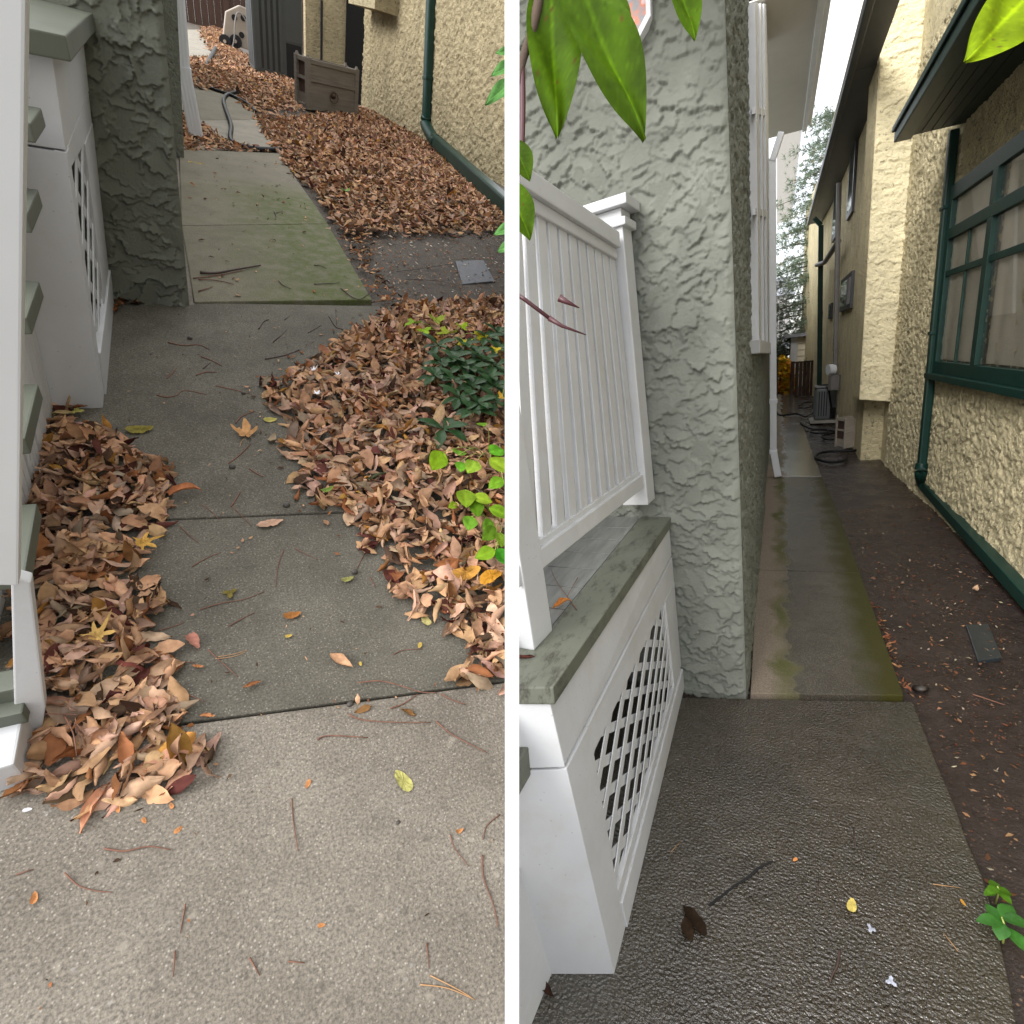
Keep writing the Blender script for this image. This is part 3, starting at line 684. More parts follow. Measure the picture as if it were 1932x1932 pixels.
b0, b1 = ST(1163, 1770), ST(1276, 1318)
mb = MB(); QS.poly(mb, [(bl_[0], bl_[1]-0.03), (bl_[0], 0), (1, 0), (1, br_[1]-.02), (br_[0], br_[1]-.02)], -0.03, 0.012)
t.part('bottom_rail', mb, 'white_paint', bevel=0.004)
mb = MB(); QS.poly(mb, [(bl_[0], bl_[1]-0.02), (br_[0], br_[1]-0.018), (br_[0], br_[1]+.02), (bl_[0], bl_[1]+.02)], -0.02, 0.004); t.part('bottom_rail', mb, 'white_paint', bevel=0.003)
# lattice laths in the opening
Ls = float(np.linalg.norm(bb-fb)); Hs = float(zc)
hole = [(a*Ls, b*Hs) for a, b in (bl_, br_, tr_, tl)]
def lattice(hole, Quad_, Ls, Hs, n0, pitch=0.098, wd=0.042, ang=45):
    mbs = [MB(), MB()]
    cx = sum(p[0] for p in hole)/4; cy = sum(p[1] for p in hole)/4
    hc = hole; area = sum(hole[i][0]*hole[(i+1) % 4][1]-hole[(i+1) % 4][0]*hole[i][1] for i in range(4))
    for lay, sg in ((0, 1), (1, -1)):
        a = math.radians(ang)*sg; n = (-math.sin(a), math.cos(a))
        for k in range(-30, 31):
            poly = list(hc); d = k*pitch+n[0]*cx+n[1]*cy
            poly = clip2(poly, n, d+wd/2); poly = clip2(poly, (-n[0], -n[1]), -(d-wd/2)) if len(poly) > 2 else []
            if len(poly) > 2: Quad_.poly(mbs[lay], [(p[0]/Ls, p[1]/Hs) for p in poly], n0-0.006*lay-0.005, n0-0.006*lay)
    return mbs
for mb in lattice(hole, QS, Ls, Hs, -0.004, 0.112, 0.038, 29): t.part('lattice', mb, 'white_paint', bevel=0.0015)
fl = G(1040, 1838); fl = fb+(fl-fb)*3.2
QF = Quad(fl, fb, ft, ft+(fl-fb)*1.0)
mb = MB(); QF.slab(mb, 0, 1, 0, band-.004, -0.03, 0.0); QF.slab(mb, 0, 1, band+.004, 1, -0.03, 0.0); QF.slab(mb, 0, .99, 0, 1, -0.035, -0.031)
t.part('front_board', mb, 'white_paint', bevel=0.003)
# space below the floor is kept dark by an added block
if 0: mb.ext([V(-1.9, 1.0, zc-0.03), V(-0.62, 1.0, zc-0.03), V(-0.6, yp, zc-0.03), V(-1.9, yp, zc-0.03)], V(0, 0, -0.10)); None
zt = zc+0.06
cap = [(900, 1297), (1044, 1297), (1274, 962), (1226, 953), (1037, 1186), (900, 1262)]
P = [w.g(x, y, zt) for x, y in cap]
yb_ = yp-0.012
for i in (2, 3): P[i] = V(P[i][0], min(P[i][1], yb_), zt)
P[2][1] = P[3][1] = yb_
t.part('cap_board', MB().ext(P, V(0, 0, -0.062)), 'sage_paint', bevel=0.005)
t.part('dark_backing', MB().box((-1.9, yf+.1, -.1), (-1.25, yp-.03, zc-.06)), 'soil_dry')  # block added behind the lattice so its openings stay dark
xi0, xi1 = P[4][0], P[3][0]; y0_, y1_ = P[4][1]-0.25, yb_
n = 8
for k in range(n):
    a, b = y0_+(y1_-y0_)*k/n, y0_+(y1_-y0_)*(k+1)/n-0.008
    xa = lambda y: xi0+(xi1-xi0)*(y-P[4][1])/(P[3][1]-P[4][1])-0.006
    t.part('floor_board', MB().ext([V(-2.0, a, zt-.006), V(xa(a), a, zt-.006), V(xa(b), b, zt-.006), V(-2.0, b, zt-.006)], V(0, 0, -0.03)), 'floor_paint', bevel=0.002)
# railing along the inner edge of the cap
fbp, ftp = w.pl(1223, 953, 1, min(w.g(1223, 953, zt)[1], yp-.20)), None
yr = fbp[1]; ftp = w.pl(1172, 400, 1, yr); nb = w.g(1043, 1190, zt)
rv = (ftp-fbp)/(ftp-fbp)[2]; dirR = fbp-nb; dirR[2] = 0
nR = np.cross(dirR, rv); nR /= np.linalg.norm(nR)
if nR[0] < 0: nR = -nR
t = Thing(w, 'porch_railing', 'white slatted porch railing with capped corner post against the stucco wall', 'railing', nb)
pr = lambda x, y, n_=0.0: w.pp(x, y, fbp+nR*n_, nR)
du = dirR/np.linalg.norm(dirR)
def post(base, hgt, s, nm='post'):
    r = [base-nR*s, base-nR*s+du*s, base+du*s, base]
    return MB().hexa(r, [p+rv*hgt for p in r])
hp = (w.pl(1171, 391, 1, yr)-fbp)[2]
ps = t.part('post', post(fbp, hp, 0.15), 'white_paint', bevel=0.006)
def collar(z0, z1, e, s=0.15):
    c = fbp-nR*s/2+du*s/2+rv*z0; r = [c+nR*a*(s/2+e)+du*b*(s/2+e) for a, b in ((-1, -1), (-1, 1), (1, 1), (1, -1))]
    return MB().hexa(r, [p+V(0, 0, z1-z0) for p in r])
t.part('post_collar', collar(hp-0.085, hp-0.045, 0.022), 'white_paint', ps, bevel=0.008)
t.part('post_cap', collar(hp+0.002, hp+0.05, 0.042), 'white_paint', ps, bevel=0.006)
t.part('post', post(nb-du*.15, 1.3, 0.15), 'white_paint', bevel=0.006)
far_t, near_t = pr(1172, 452), pr(981, 322)
dt = far_t-near_t; near_t = near_t-dt*0.6
top_o = lambda f: near_t+(far_t-near_t)*f
b_far, b_near = pr(1219, 903), pr(1021, 1055); db_ = b_far-b_near; b_near2 = b_near-db_*0.6
mb = MB().bar(near_t-nR*.075, far_t-nR*.075, 0.075, 0.14, rv); t.part('handrail', mb, 'white_paint', bevel=0.006)
mb = MB().bar(near_t-nR*.075-rv*.062, far_t-nR*.075-rv*.062, 0.05, 0.10, rv); t.part('handrail', mb, 'white_paint', bevel=0.008)
t.part('bottom_rail', MB().bar(b_near2-nR*.04-rv*.01, b_far-nR*.04-rv*.01, 0.075, 0.055, rv), 'white_paint', bevel=0.006)
t.part('bottom_rail', MB().bar(b_near2-nR*.055+rv*.035, b_far-nR*.055+rv*.035, 0.03, 0.05, rv), 'white_paint', bevel=0.004)
ns = 17; Lr = float(np.linalg.norm(b_far-b_near2))
for k in range(ns):
    f = (k+0.55)/ns; a = b_near2+(b_far-b_near2)*f-nR*.05+rv*.04; c = top_o(f)-nR*.05-rv*.07
    t.part('baluster', MB().bar(a, c, Lr/ns*0.60, 0.022, du), 'white_paint', bevel=0.003)
a, c, d, e = b_near2-nR*.11+rv*.03, b_far-nR*.11+rv*.03, far_t-nR*.11, near_t-nR*.11
t.part('back_panel', MB().hexa([a, c, d, e], [p-nR*.012 for p in (a, c, d, e)]), 'white_paint')

# stair beside the corner board: riser board and tread seen at the frame's edge
t = Thing(w, 'porch_stair', 'white stair side with grey green tread at the porch corner', 'stair', G(1000, 1850))
q = [w.pl(930, 1560, 1, yf-0.10), w.pl(1045, 1840, 1, yf-0.10)]
base_ = G(1044, 1842)
QB = [G(880, 2100), G(1030, 1945), w.pl(1046, 1838, 1, yf-0.02), w.pl(984, 1600, 1, yf-0.02), w.pl(880, 1250, 1, yf-0.02)]
pl_ = [w.pl(985, 1600, 1, yf-.05), w.pl(1044, 1810, 1, yf-.05)]
e1 = pl_[0]; e2 = pl_[1]; e2 = e1+(e2-e1)*(e1[2])/(e1[2]-e2[2])
k2 = e2+V(-0.02, -0.55, 0); k1 = e1+V(-0.05, -0.55, -0.35)
t.part('stringer', MB().hexa([e1, e2, k2, k1], [p+V(-0.35, 0.02, 0) for p in (e1, e2, k2, k1)]), 'white_paint', bevel=0.004)
a = w.pl(1001, 1402, 1, yf-.02); b = w.pl(1001, 1462, 1, yf-.02)
t.part('tread', MB().box((a[0]-0.6, yf-0.30, b[2]+0.02), (a[0], yf-0.006, a[2])), 'sage_paint', bevel=0.006)

# ---------------------------------------------------------------- cream stucco house on the right
t = Thing(w, 'cream_house', 'cream roughcast house with dark green eave and windows beside the bare soil', 'house', G(1727, 922))
A0, A1 = G(1642.6, 844.7), G(1726.8, 922); wdv = (A0-A1)/np.linalg.norm(A0-A1); wn_ = V(-wdv[1], wdv[0], 0)
if wn_[0] > 0: wn_ = -wn_
wl = lambda y, z=0.0, n=0.0: A1+wdv*((y-A1[1])/wdv[1])+V(0, 0, z)+wn_*n
wp = lambda px, py, n=0.0: w.pp(px, py, A1+wn_*n, wn_)
pN = wp(1680, 767.4); yb = pN[1]
Htop2 = 7.5
# main wall (near part), in two: below and up
mb = MB().hexa([wl(30, -.1), wl(0.6, -.1), wl(0.6, -.1, -.3), wl(30, -.1, -.3)], [wl(30, Htop2), wl(0.6, Htop2), wl(0.6, Htop2, -.3), wl(30, Htop2, -.3)])
t.part('wall', mb, 'stucco_cream')
y_a, y_b = min(yb-.01, 12.0), 3.0
un, vn = int((y_a-y_b)/.014), int(5.6/.014)
t.part('wall', grid_wall(Quad(wl(y_a, -.06, .012), wl(y_b, -.06, .012), wl(y_b, 5.5, .012), wl(y_a, 5.5, .012)), dash(un, vn, .014, 21, .045, .016), wn_, un, vn), 'stucco_cream', smooth=True)
# bump-out with flat near face
cN = w.pl(1621.5, 754.5, 1, yb); z0 = min(pN[2], cN[2]); z0 = (pN[2]+cN[2])/2
cT = w.pl(1665, 28, 1, yb); lb = (cT-cN)/(cT-cN)[2]; pT = w.pl(1752, 28, 1, yb)
lb2 = (pT-pN)/(pT-pN)[2]; up = 8.2-z0
xb = cN[0]; far = w.pp(1607, 748, cN, np.cross(lb, V(0, 1, 0))); yb2 = far[1]
pNw = wl(yb, 0, -0.05)+V(0, 0, z0)
mb = MB().hexa([cN, V(pNw[0], yb, z0), V(pNw[0], yb2, z0), cN+V(0, yb2-yb, 0)], [cN+lb*up, V(pNw[0]+0.1, yb, z0+up), V(pNw[0]+.1, yb2, z0+up), cN+lb*up+V(0, yb2-yb, 0)])
bo = t.part('chimney_bump', mb, 'stucco_cream_smooth', bevel=0.01)
un, vn = int(abs(pNw[0]-cN[0])/.012), int(up*.97/.012)
Hb = trowel(un, vn, .012, .06, .15, 60, 33, .02)+dash(un, vn, .012, 34, .03, .004)
t.part('front_face', grid_wall(Quad(cN+V(.01, -.012, .012), V(pNw[0], yb-.012, z0+.012), V(pNw[0]+.1, yb-.012, z0+up*.97), cN+lb*up*.97+V(.01, -.012, 0)), Hb, (0, -1, 0), un, vn), 'stucco_cream_smooth', bo, smooth=True)
mb = MB().hexa([cN+V(-.004, .012, .012), cN+V(-.004, yb2-yb-.01, .012), cN+V(.05, yb2-yb-.01, .012), cN+V(.05, .012, .012)], [p+lb*(up-.02) for p in (cN+V(-.004, .012, .012), cN+V(-.004, yb2-yb-.01, .012), cN+V(.05, yb2-yb-.01, .012), cN+V(.05, .012, .012))])
t.part('wall', mb, 'stucco_cream_side', bo)
# far wall behind the bump
xf = xb+0.12; fy = w.pl(1550, 600, 0, xf)[1]
mb = MB().box((xf, yb2-0.6, -.1), (xf+2.5, fy, 8.3)); t.part('wall', mb, 'stucco_cream_side')
# black panel that paints the shade of the recess below the bump
q0, q1_ = wp(1609, 752, 0.01), wp(1629, 806, 0.01)
yA, yB = wp(1628, 790)[1], wp(1606, 790)[1]
t.part('recess_shade', MB().hexa([wl(yB, 0.16, .004), wl(yA, 0.16, .004), wl(yA, 0.16, .03), wl(yB, 0.16, .03)], [wl(yB, z0-.02, .004), wl(yA, z0-.02, .004), wl(yA, z0-.02, .03), wl(yB, z0-.02, .03)]), 'shadow_gap')
# dark roof eave of the far part
q = w.pl(1557, 418, 0, xf); ze = q[2]; o1 = w.g(1531, 416, ze); nearE = w.g(1600, 60, ze)
mb = MB().box((o1[0], yb+0.2, ze), (xf+0.4, q[1], ze+0.03)); ev = t.part('eave', mb, 'dark_eave')
yN = min(yb-.5, w.g(1602, -40, ze)[1]); xe = (cN+lb*(ze-z0))[0]-.012
t.part('soffit', MB().box((o1[0], yN, ze+.001), (xe, yb+.199, ze+.03)), 'dark_eave', ev)
t.part('gutter', MB().box((o1[0]-0.10, yN, ze-0.03), (o1[0], q[1], ze+0.12)), 'dark_eave', ev, bevel=0.02)
t.part('roof', MB().hexa([V(o1[0]-.02, yb+.2, ze+.13), V(o1[0]-.02, q[1], ze+.13), V(xf+3, q[1], ze+.13), V(xf+3, yb+.2, ze+.13)], [V(o1[0]-.02, yb+.2, ze+.17), V(o1[0]-.02, q[1], ze+.17), V(xf+3, q[1], ze+2.4), V(xf+3, yb+.2, ze+2.4)]), 'dark_eave', ev)
def far_win(px, mat='glass_dark', fr='dark_eave', mull=0):
    P_ = [w.pl(x, y, 0, xf) for x, y in px]; y0, y1 = sorted((P_[0][1], P_[1][1])); z0_, z1_ = sorted((P_[0][2], P_[2][2]))
    o = t.part('window', MB().box((xf-.05, y0, z0_), (xf+.02, y1, z1_)), fr)
    e = 0.10*min(y1-y0, z1_-z0_)+.02
    p_ = MB()
    nn = max(1, mull)
    for i in range(nn): p_.box((xf-.054, y0+e+(y1-y0-2*e)*i/nn+.02, z0_+e), (xf-.045, y0+e+(y1-y0-2*e)*(i+1)/nn-.02, z1_-e))
    t.part('pane', p_, mat, o)
m = NM('glass_sky', 0.03, 1.0); m.b.inputs['Metallic'].default_value = 0.9; m.color((0.55, 0.58, 0.62)); MAT['glass_sky'] = m.m
far_win([(1609, 580), (1588, 588), (1588, 532)], 'glass_sky', mull=3)
far_win([(1571, 600), (1566, 600), (1566, 575)]); far_win([(1554, 612), (1551, 612), (1551, 590)])
far_win([(1612, 398), (1602, 398), (1602, 262)]); far_win([(1580, 445), (1573, 445), (1573, 358)])
# near section: green framed window
wy = [wp(1776, 690), wp(1816, 363)]
zs, zh = wp(1776, 692)[2], wp(1815, 363)[2]; yf_ = wp(1779, 640)[1]; yn = wp(1904, 640)[1]-1.0
QG = Quad(wl(yf_, zs), wl(yn, zs), wl(yn, zh), wl(yf_, zh)); Lw, Hw = np.linalg.norm(QG.p[1]-QG.p[0]), zh-zs
win = t.part('window', QG.slab(MB(), 0, 1, 0, 1, 0.016, 0.0195), 'room_dark')
def drape(u0, u1, folds):
    n_ = folds*8; pts = [(u0+(u1-u0)*i/n_, .028+.006*math.sin(i*math.pi/4+1.3*math.sin(i*.21))) for i in range(n_+1)]; v_ = []; f_d = []
    for u_, d_ in pts: v_ += [QG.P(u_, .05, d_), QG.P(u_, .97, d_)]
    for i in range(n_): f_d.append((2*i, 2*i+2, 2*i+3, 2*i+1))
    return np.array(v_), f_d
t.part('curtain', drape(.04, .38, 3), 'cloth', win, smooth=True); t.part('curtain', drape(.52, .99, 4), 'cloth', win, smooth=True)
a_, b_ = 0.085/Lw, 0.10/Hw
mb = MB(); QG.slab(mb, -a_, a_*.9, -b_*.6, 1+b_, 0.0, 0.07); QG.slab(mb, a_*.9, 1, 1-b_*.5, 1+b_, 0.0, 0.07); QG.slab(mb, a_*.9, 1, -b_*.6, b_*.7, 0.0, 0.07)
t.part('frame', mb, 'green_paint', win, bevel=0.006)
mb = MB(); QG.slab(mb, -a_*1.3, 1, -b_*1.3, -b_*.62, 0.0, 0.12); t.part('sill', mb, 'green_paint', win, bevel=0.006)
um = QG.st(w, 1868, 560)[0]; vt = QG.st(w, 1819, 432)[1]
mb = MB(); QG.slab(mb, a_*.9, 1, vt-b_*.55, vt+b_*.55, 0.031, 0.075); QG.slab(mb, um-a_*.7, um+a_*.7, b_*.7, vt-b_*.56, 0.031, 0.075); QG.slab(mb, um-a_*.7, um+a_*.7, vt+b_*.56, 1-b_*.5, 0.031, 0.075)
vm = QG.st(w, 1826, 505)[1]; c_ = .03/Hw
QG.slab(mb, a_*.9, um-a_*.72, vm-c_, vm+c_, 0.031, 0.06); QG.slab(mb, um+a_*.72, 1, vm-c_, vm+c_, 0.031, 0.06)
us = (a_*.9+um)/2; QG.slab(mb, us-.014/Lw, us+.014/Lw, b_*.7, vm-c_-.001, .031, .055); QG.slab(mb, us-.014/Lw, us+.014/Lw, vm+c_+.001, vt-b_*.56, .031, .055)
t.part('sash', mb, 'green_paint', win, bevel=0.004)
mb = MB(); QG.slab(mb, a_*.5, .99, b_*.4, .99, 0.040, 0.043)
m = NM('window_glass', 0.03, 0.5); tr2 = m.n.new('ShaderNodeBsdfTransparent'); gl = m.n.new('ShaderNodeBsdfGlossy'); gl.inputs['Roughness'].default_value = .02; gl.inputs['Color'].default_value = (.9, .9, .9, 1); ms = m.n.new('ShaderNodeMixShader'); ms.inputs[0].default_value = .38
m.l.new(tr2.outputs[0], ms.inputs[1]); m.l.new(gl.outputs[0], ms.inputs[2]); m.l.new(ms.outputs[0], m.n['Material Output'].inputs['Surface']); MAT['window_glass'] = m.m
t.part('pane', mb, 'window_glass', win)
# near eave with green gutter
qe = wp(1822, 232); ze = qe[2]; oe = w.g(1728, 230, ze); wid = qe[0]-oe[0]
near_y = 1.2
mb = MB().hexa([wl(qe[1], ze, .0), V(oe[0]+.06, qe[1], ze), V(oe[0]+.02-.02, near_y, ze), wl(near_y, ze, .0)], [p+V(0, 0, .03) for p in (wl(qe[1], ze, .0), V(oe[0]+.06, qe[1], ze), V(oe[0], near_y, ze), wl(near_y, ze, .0))])
ev = t.part('eave', mb, 'green_eave')
for k in range(4): t.part('soffit_groove', MB().box((oe[0]+.12+.09*k, near_y, ze-.008), (oe[0]+.155+.09*k, qe[1]-.03, ze-.001)), 'green_eave', ev)
t.part('gutter', MB().box((oe[0]-.11, near_y, ze-.03), (oe[0]+.05, qe[1]+.02, ze+.10)).box((oe[0]-.135, near_y, ze+.07), (oe[0]-.11, qe[1]+.02, ze+.13)), 'green_paint', ev, bevel=0.015)
t.part('roof', MB().hexa([V(oe[0]-.05, near_y, ze+.14), V(oe[0]-.05, qe[1], ze+.14), wl(qe[1], ze+.14), wl(near_y, ze+.14)], [V(oe[0]-.05, near_y, ze+.18), V(oe[0]-.05, qe[1], ze+.18), wl(qe[1], ze+.7), wl(near_y, ze+.7)]), 'dark_eave', ev)
# green downspout and ground drain
d0 = wp(1737, 898, 0.07); d1 = wp(1800, 245, 0.07)
t = Thing(w, 'green_downspout', 'dark green downspout beside the window turning into a drain pipe on the wet soil', 'downspout', V(d0[0], d0[1], 0))
zb = 0.17; e0 = V(d0[0], d0[1], zb); ev_ = (d1-d0)/np.linalg.norm(d1-d0)
t.part('pipe', MB().bar(d0+V(0, 0, .12), d1, 0.10, 0.085, wdv), 'green_paint', bevel=0.018)
dr = [w.g(1741, 912, 0.13), w.g(1908, 1095, 0.06)]; ddir = dr[1]-dr[0]
t.part('drain_pipe', MB().bar(dr[0]+ddir*.02, dr[0]+ddir*1.5, 0.115, 0.10, V(0, 0, 1)), 'green_paint', bevel=0.015)
t.part('elbow', MB().tube([d0+V(0, 0, .16), d0+V(0, 0, .02), dr[0]+ddir*.005, dr[0]+ddir*.06], 0.066, 12, smooth=5), 'green_paint', smooth=True)
for f in (0.45, 0.8): p = d0+(d1-d0)*f; t.part('strap', MB().bar(p-ev_*.02, p+ev_*.02, 0.12, 0.105, wdv), 'green_paint', bevel=.006)
# slim downspout at the far corner of the cream house, electric meter and conduit
t = Thing(w, 'slim_downspout', 'thin dark green downspout on the far corner of the cream house', 'downspout', G(1546, 745))
a, b = w.pl(1547, 742, 0, xf-.1), w.pl(1549, 425, 0, xf-.1); b[1] = a[1]
t.part('pipe', MB().bar(a-V(0, 0, .5), w.pl(1549, 425, 1, a[1]), .13, .11, V(1, 0, 0)), 'green_paint', bevel=.02)
t.part('elbow', MB().bar(w.pl(1549, 425, 1, a[1]), w.pl(1536, 412, 1, a[1]), .13, .11, V(0, 1, 0)), 'green_paint')
mp = w.pl(1575, 705, 0, xf-.12); my = mp[1]
t = Thing(w, 'electric_meter', 'grey electric meter with conduits on the cream wall above the condenser', 'meter', mp)
W1 = lambda x, y: w.pl(x, y, 1, my)
t.part('meter_box', MB().hexa([W1(1570, 712), W1(1580, 712), W1(1580, 712)+V(0, .3, 0), W1(1570, 712)+V(0, .3, 0)], [W1(1571, 686), W1(1582, 686), W1(1582, 686)+V(0, .3, 0), W1(1571, 686)+V(0, .3, 0)]), 'grey_pipe', bevel=.02)
t.part('meter_dial', MB().disc(W1(1568, 697), V(-1, -.4, 0), .12, .14), 'white_metal')
t.part('conduit', MB().tube([W1(1576, 690), W1(1583, 345)], .05, 8), 'grey_pipe')
t.part('conduit', MB().tube([W1(1574, 735), W1(1575, 708)], .13, 10), 'grey_pipe')
t.part('service_mast', MB().tube([W1(1582, 455), w.pl(1556, 495, 1, my+3), w.pl(1541, 500, 1, my+5)], .06, 8), 'grey_pipe')
t = Thing(w, 'junction_box', 'small grey junction box on the cream wall right of the meter', 'box', W1(1592, 712))
t.part('box', MB().hexa([W1(1588, 722), W1(1597, 722), W1(1597, 722)+V(0, .25, 0), W1(1588, 722)+V(0, .25, 0)], [W1(1588, 706), W1(1597, 706), W1(1597, 706)+V(0, .25, 0), W1(1588, 706)+V(0, .25, 0)]), 'grey_pipe', bevel=.02)
t.part('conduit', MB().tube([W1(1593, 722), W1(1590, 728), W1(1578, 728)], .035, 6), 'grey_pipe')

# ---------------------------------------------------------------- condenser, planter box, hoses
def condenser(w, pb, label, body='ac_grey'):
    """pb: pixels of near-left foot, near-right foot, near-left top"""
    a = w.g(*pb[0]); y = a[1]; b = V(w.pl(*pb[1], 1, y)[0], y, 0); a = V(a[0], y, 0); hgt = w.pl(*pb[2], 1, y)[2]; s = b[0]-a[0]
    t = Thing(w, 'air_conditioner', label, 'air conditioner', a)
    t.part('pad', MB().box((a[0]-.10, y-.10, -.02), (b[0]+.08, y+s+.08, .05)), 'pad', bevel=.01)
    t.part('cabinet', MB().box((a[0], y, .055), (b[0], y+s, hgt-.05)), body, bevel=.05)
    t.part('top_cover', MB().box((a[0]-.015, y-.015, hgt-.05), (b[0]+.015, y+s+.015, hgt)), body, bevel=.03)
    g = MB()
    for k in range(5): x = a[0]+s*(.10+.11*k); g.box((x, y-.012, .14), (x+s*.05, y-.001, hgt-.12))
    for k in range(6): yy = y+s*(.08+.15*k); g.box((a[0]-.012, yy, .14), (a[0]-.001, yy+s*.07, hgt-.12))
    t.part('louvers', g, body)
    g = MB()
    for k in range(4): x = a[0]+s*(.155+.11*k); g.box((x, y-.004, .15), (x+s*.045, y-.0015, hgt-.13))
    t.part('coil_slot', g, 'ac_dark')
    t.part('service_panel', MB().box((a[0]+s*.66, y-.008, .42*hgt), (a[0]+s*.99, y-.0005, hgt-.1)), body, bevel=.004)
    t.part('valve_recess', MB().box((a[0]+s*.66, y-.006, .08), (a[0]+s*.97, y-.0005, .40*hgt)), 'shadow_gap')
    g = MB(); c = V(a[0]+s/2, y+s/2, hgt+.012)
    for r_ in (.12, .2, .28, .36): g.tube([c+V(r_*s*math.cos(q), r_*s*math.sin(q), 0) for q in np.linspace(0, 6.283, 25)], .006, 4)
    t.part('fan_guard', g, 'ac_dark'); return t
condenser(w, [(1536, 797), (1579, 797), (1537, 730)], 'grey louvred air conditioner condenser draped with a hose in the wet yard')
def planter(w, fl, fr, tl, dep, label, wood='box_wood'):
    a = w.g(*fl); b = w.g(*fr)
    if w is L: b = .12*b+.88*V(w.pl(*fr, 1, a[1])[0], a[1], 0)
    s = np.linalg.norm(b-a); hgt = w.pl(*tl, 1, a[1])[2]; ex = (b-a)/s; ey = V(-ex[1], ex[0], 0); D = dep*s
    t = Thing(w, 'planter_box', label, 'planter', a)
    def bx(mb, x0, x1, y0, y1, z0, z1):
        r = [(x0, y0), (x1, y0), (x1, y1), (x0, y1)]; mb.hexa([a+ex*p+ey*q+V(0, 0, z0) for p, q in r], [a+ex*p+ey*q+V(0, 0, z1) for p, q in r]); return mb
    g = .075*s
    for x in (0, s-g):
        for y in (0, D-g):
            ps = t.part('post', bx(MB(), x, x+g, y, y+g, 0, hgt), wood, bevel=.008)
            t.part('finial', MB().tube([a+ex*(x+g/2)+ey*(y+g/2)+V(0, 0, hgt-.01), a+ex*(x+g/2)+ey*(y+g/2)+V(0, 0, hgt+.045)], g*.45, 10, g*.25), wood, ps, smooth=False)
    mb = MB(); bx(mb, g, s-g, .018*s, .05*s, .06*hgt, .56*hgt); bx(mb, g, s-g, .018*s, .05*s, .63*hgt, .9*hgt)
    t.part('front_panel', mb, wood, bevel=.003)
    mb = MB(); bx(mb, g, s-g, .0, .06*s, .90*hgt+.001, .985*hgt); bx(mb, g, s-g, .0, .06*s, .565*hgt, .627*hgt); bx(mb, g, s-g, .004, .06*s, .02*hgt, .058*hgt); t.part('rail', mb, wood, bevel=.004)
    mb = MB(); bx(mb, .01*s, .05*s, g, D-g, .90*hgt, .985*hgt); bx(mb, .01*s, .05*s, g, D-g, .565*hgt, .627*hgt); bx(mb, .01*s, .05*s, g, D-g, .05*hgt, .10*hgt); bx(mb, s-.05*s, s-.01*s, g, D-g, .05*hgt, .985*hgt); bx(mb, g, s-g, D-.05*s, D-.01*s, .05*hgt, .985*hgt)
    t.part('side_rail', mb, wood, bevel=.003)
    t.part('side_panel', bx(MB(), .052*s, .07*s, g, D-g, .05*hgt, .9*hgt), 'twig_dark'); t.part('base_board', bx(MB(), g*.6, s-g*.6, g*.6, D-g*.6, .08*hgt, .3*hgt), wood)
    c = a+ex*s*.5-ey*.012+V(0, 0, .36*hgt)
    h_ = t.part('ring_handle', MB().tube([c+V(0, -.008, -.02)+ex*.055*math.cos(q)*s/.7+V(0, 0, 1)*.055*math.sin(q)*s/.7 for q in np.linspace(0, 6.283, 21)], .008, 6), 'bark', smooth=True)
    t.part('boss', MB().tube([c+ey*.03+V(0, 0, .02), c-ey*.022+V(0, 0, .02)], .04*s/.7, 12, .022), 'bark', h_, smooth=True); return t
planter(w, (1592, 847), (1638, 842), (1592, 790), 0.62, 'weathered grey wooden planter box with a hose over it on wet soil')
GH = lambda pts, z=0.02: [w.g(x, y, z) for x, y in pts]
zz = lambda x, y: (1930*.7547+x*.1172, 880*.7547+y*.1172)          # reading of an enlarged crop
hz = lambda L_: [zz(*p) for p in L_]
ht = Thing(w, 'garden_hose', 'black garden hose looped on the wet soil around the planter box', 'hose', G(1560, 860))
bx0 = w.g(*zz(1500, 1480)); 
pts = GH(hz([(1200, 1660), (1180, 1730), (1080, 1765), (900, 1770), (740, 1730), (705, 1680), (780, 1625), (950, 1600), (1200, 1595), (1370, 1580), (1500, 1520)]))
yk = bx0[1]
pts += [w.pl(*zz(x, y), 1, yk+dy) for x, y, dy in ((1560, 1420, .03), (1590, 1280, .05), (1570, 1170, .15), (1500, 1070, .3), (1420, 1030, .4), (1350, 1040, .5))]
ht.part('hose', MB().tube(pts, .024, 8, smooth=5), 'black_rubber', smooth=True)
single(w, 'garden_hose', 'black hose tangled in loops between the condenser and the planter', 'hose', MB().tube(GH(hz([(460, 1140), (520, 1190), (640, 1240), (760, 1245), (900, 1260), (880, 1300), (740, 1310), (630, 1295), (640, 1260), (780, 1250), (1040, 1285), (860, 1330), (810, 1370), (900, 1410), (1040, 1400)])), .022, 7, smooth=5), 'black_rubber', smooth=True)
single(w, 'garden_hose', 'black hose crossing the wet walk from the downspout to the condenser', 'hose', MB().tube(GH(hz([(60, 900), (80, 980), (140, 1020), (260, 1005), (400, 990), (470, 1020), (540, 1040), (620, 1000), (680, 960)])), .022, 7, smooth=5), 'black_rubber', smooth=True)
single(w, 'cable', 'black cable lying over the red soil left of the condenser', 'cable', MB().tube(GH(hz([(440, 870), (520, 820), (640, 805)]))+GH(hz([(640, 860), (560, 900), (430, 900)])), .02, 6, smooth=4), 'black_rubber', smooth=True)
acy = G(1560, 797)[1]
single(w, 'garden_hose', 'black hose hanging down the front of the grey condenser', 'hose', MB().tube([w.pl(*zz(x, y), 1, acy-.06+dy) for x, y, dy in ((820, 545, .5), (890, 570, .1), (920, 640, 0), (940, 800, 0), (970, 960, 0), (985, 1010, 0))], .022, 7, smooth=4), 'black_rubber', smooth=True)
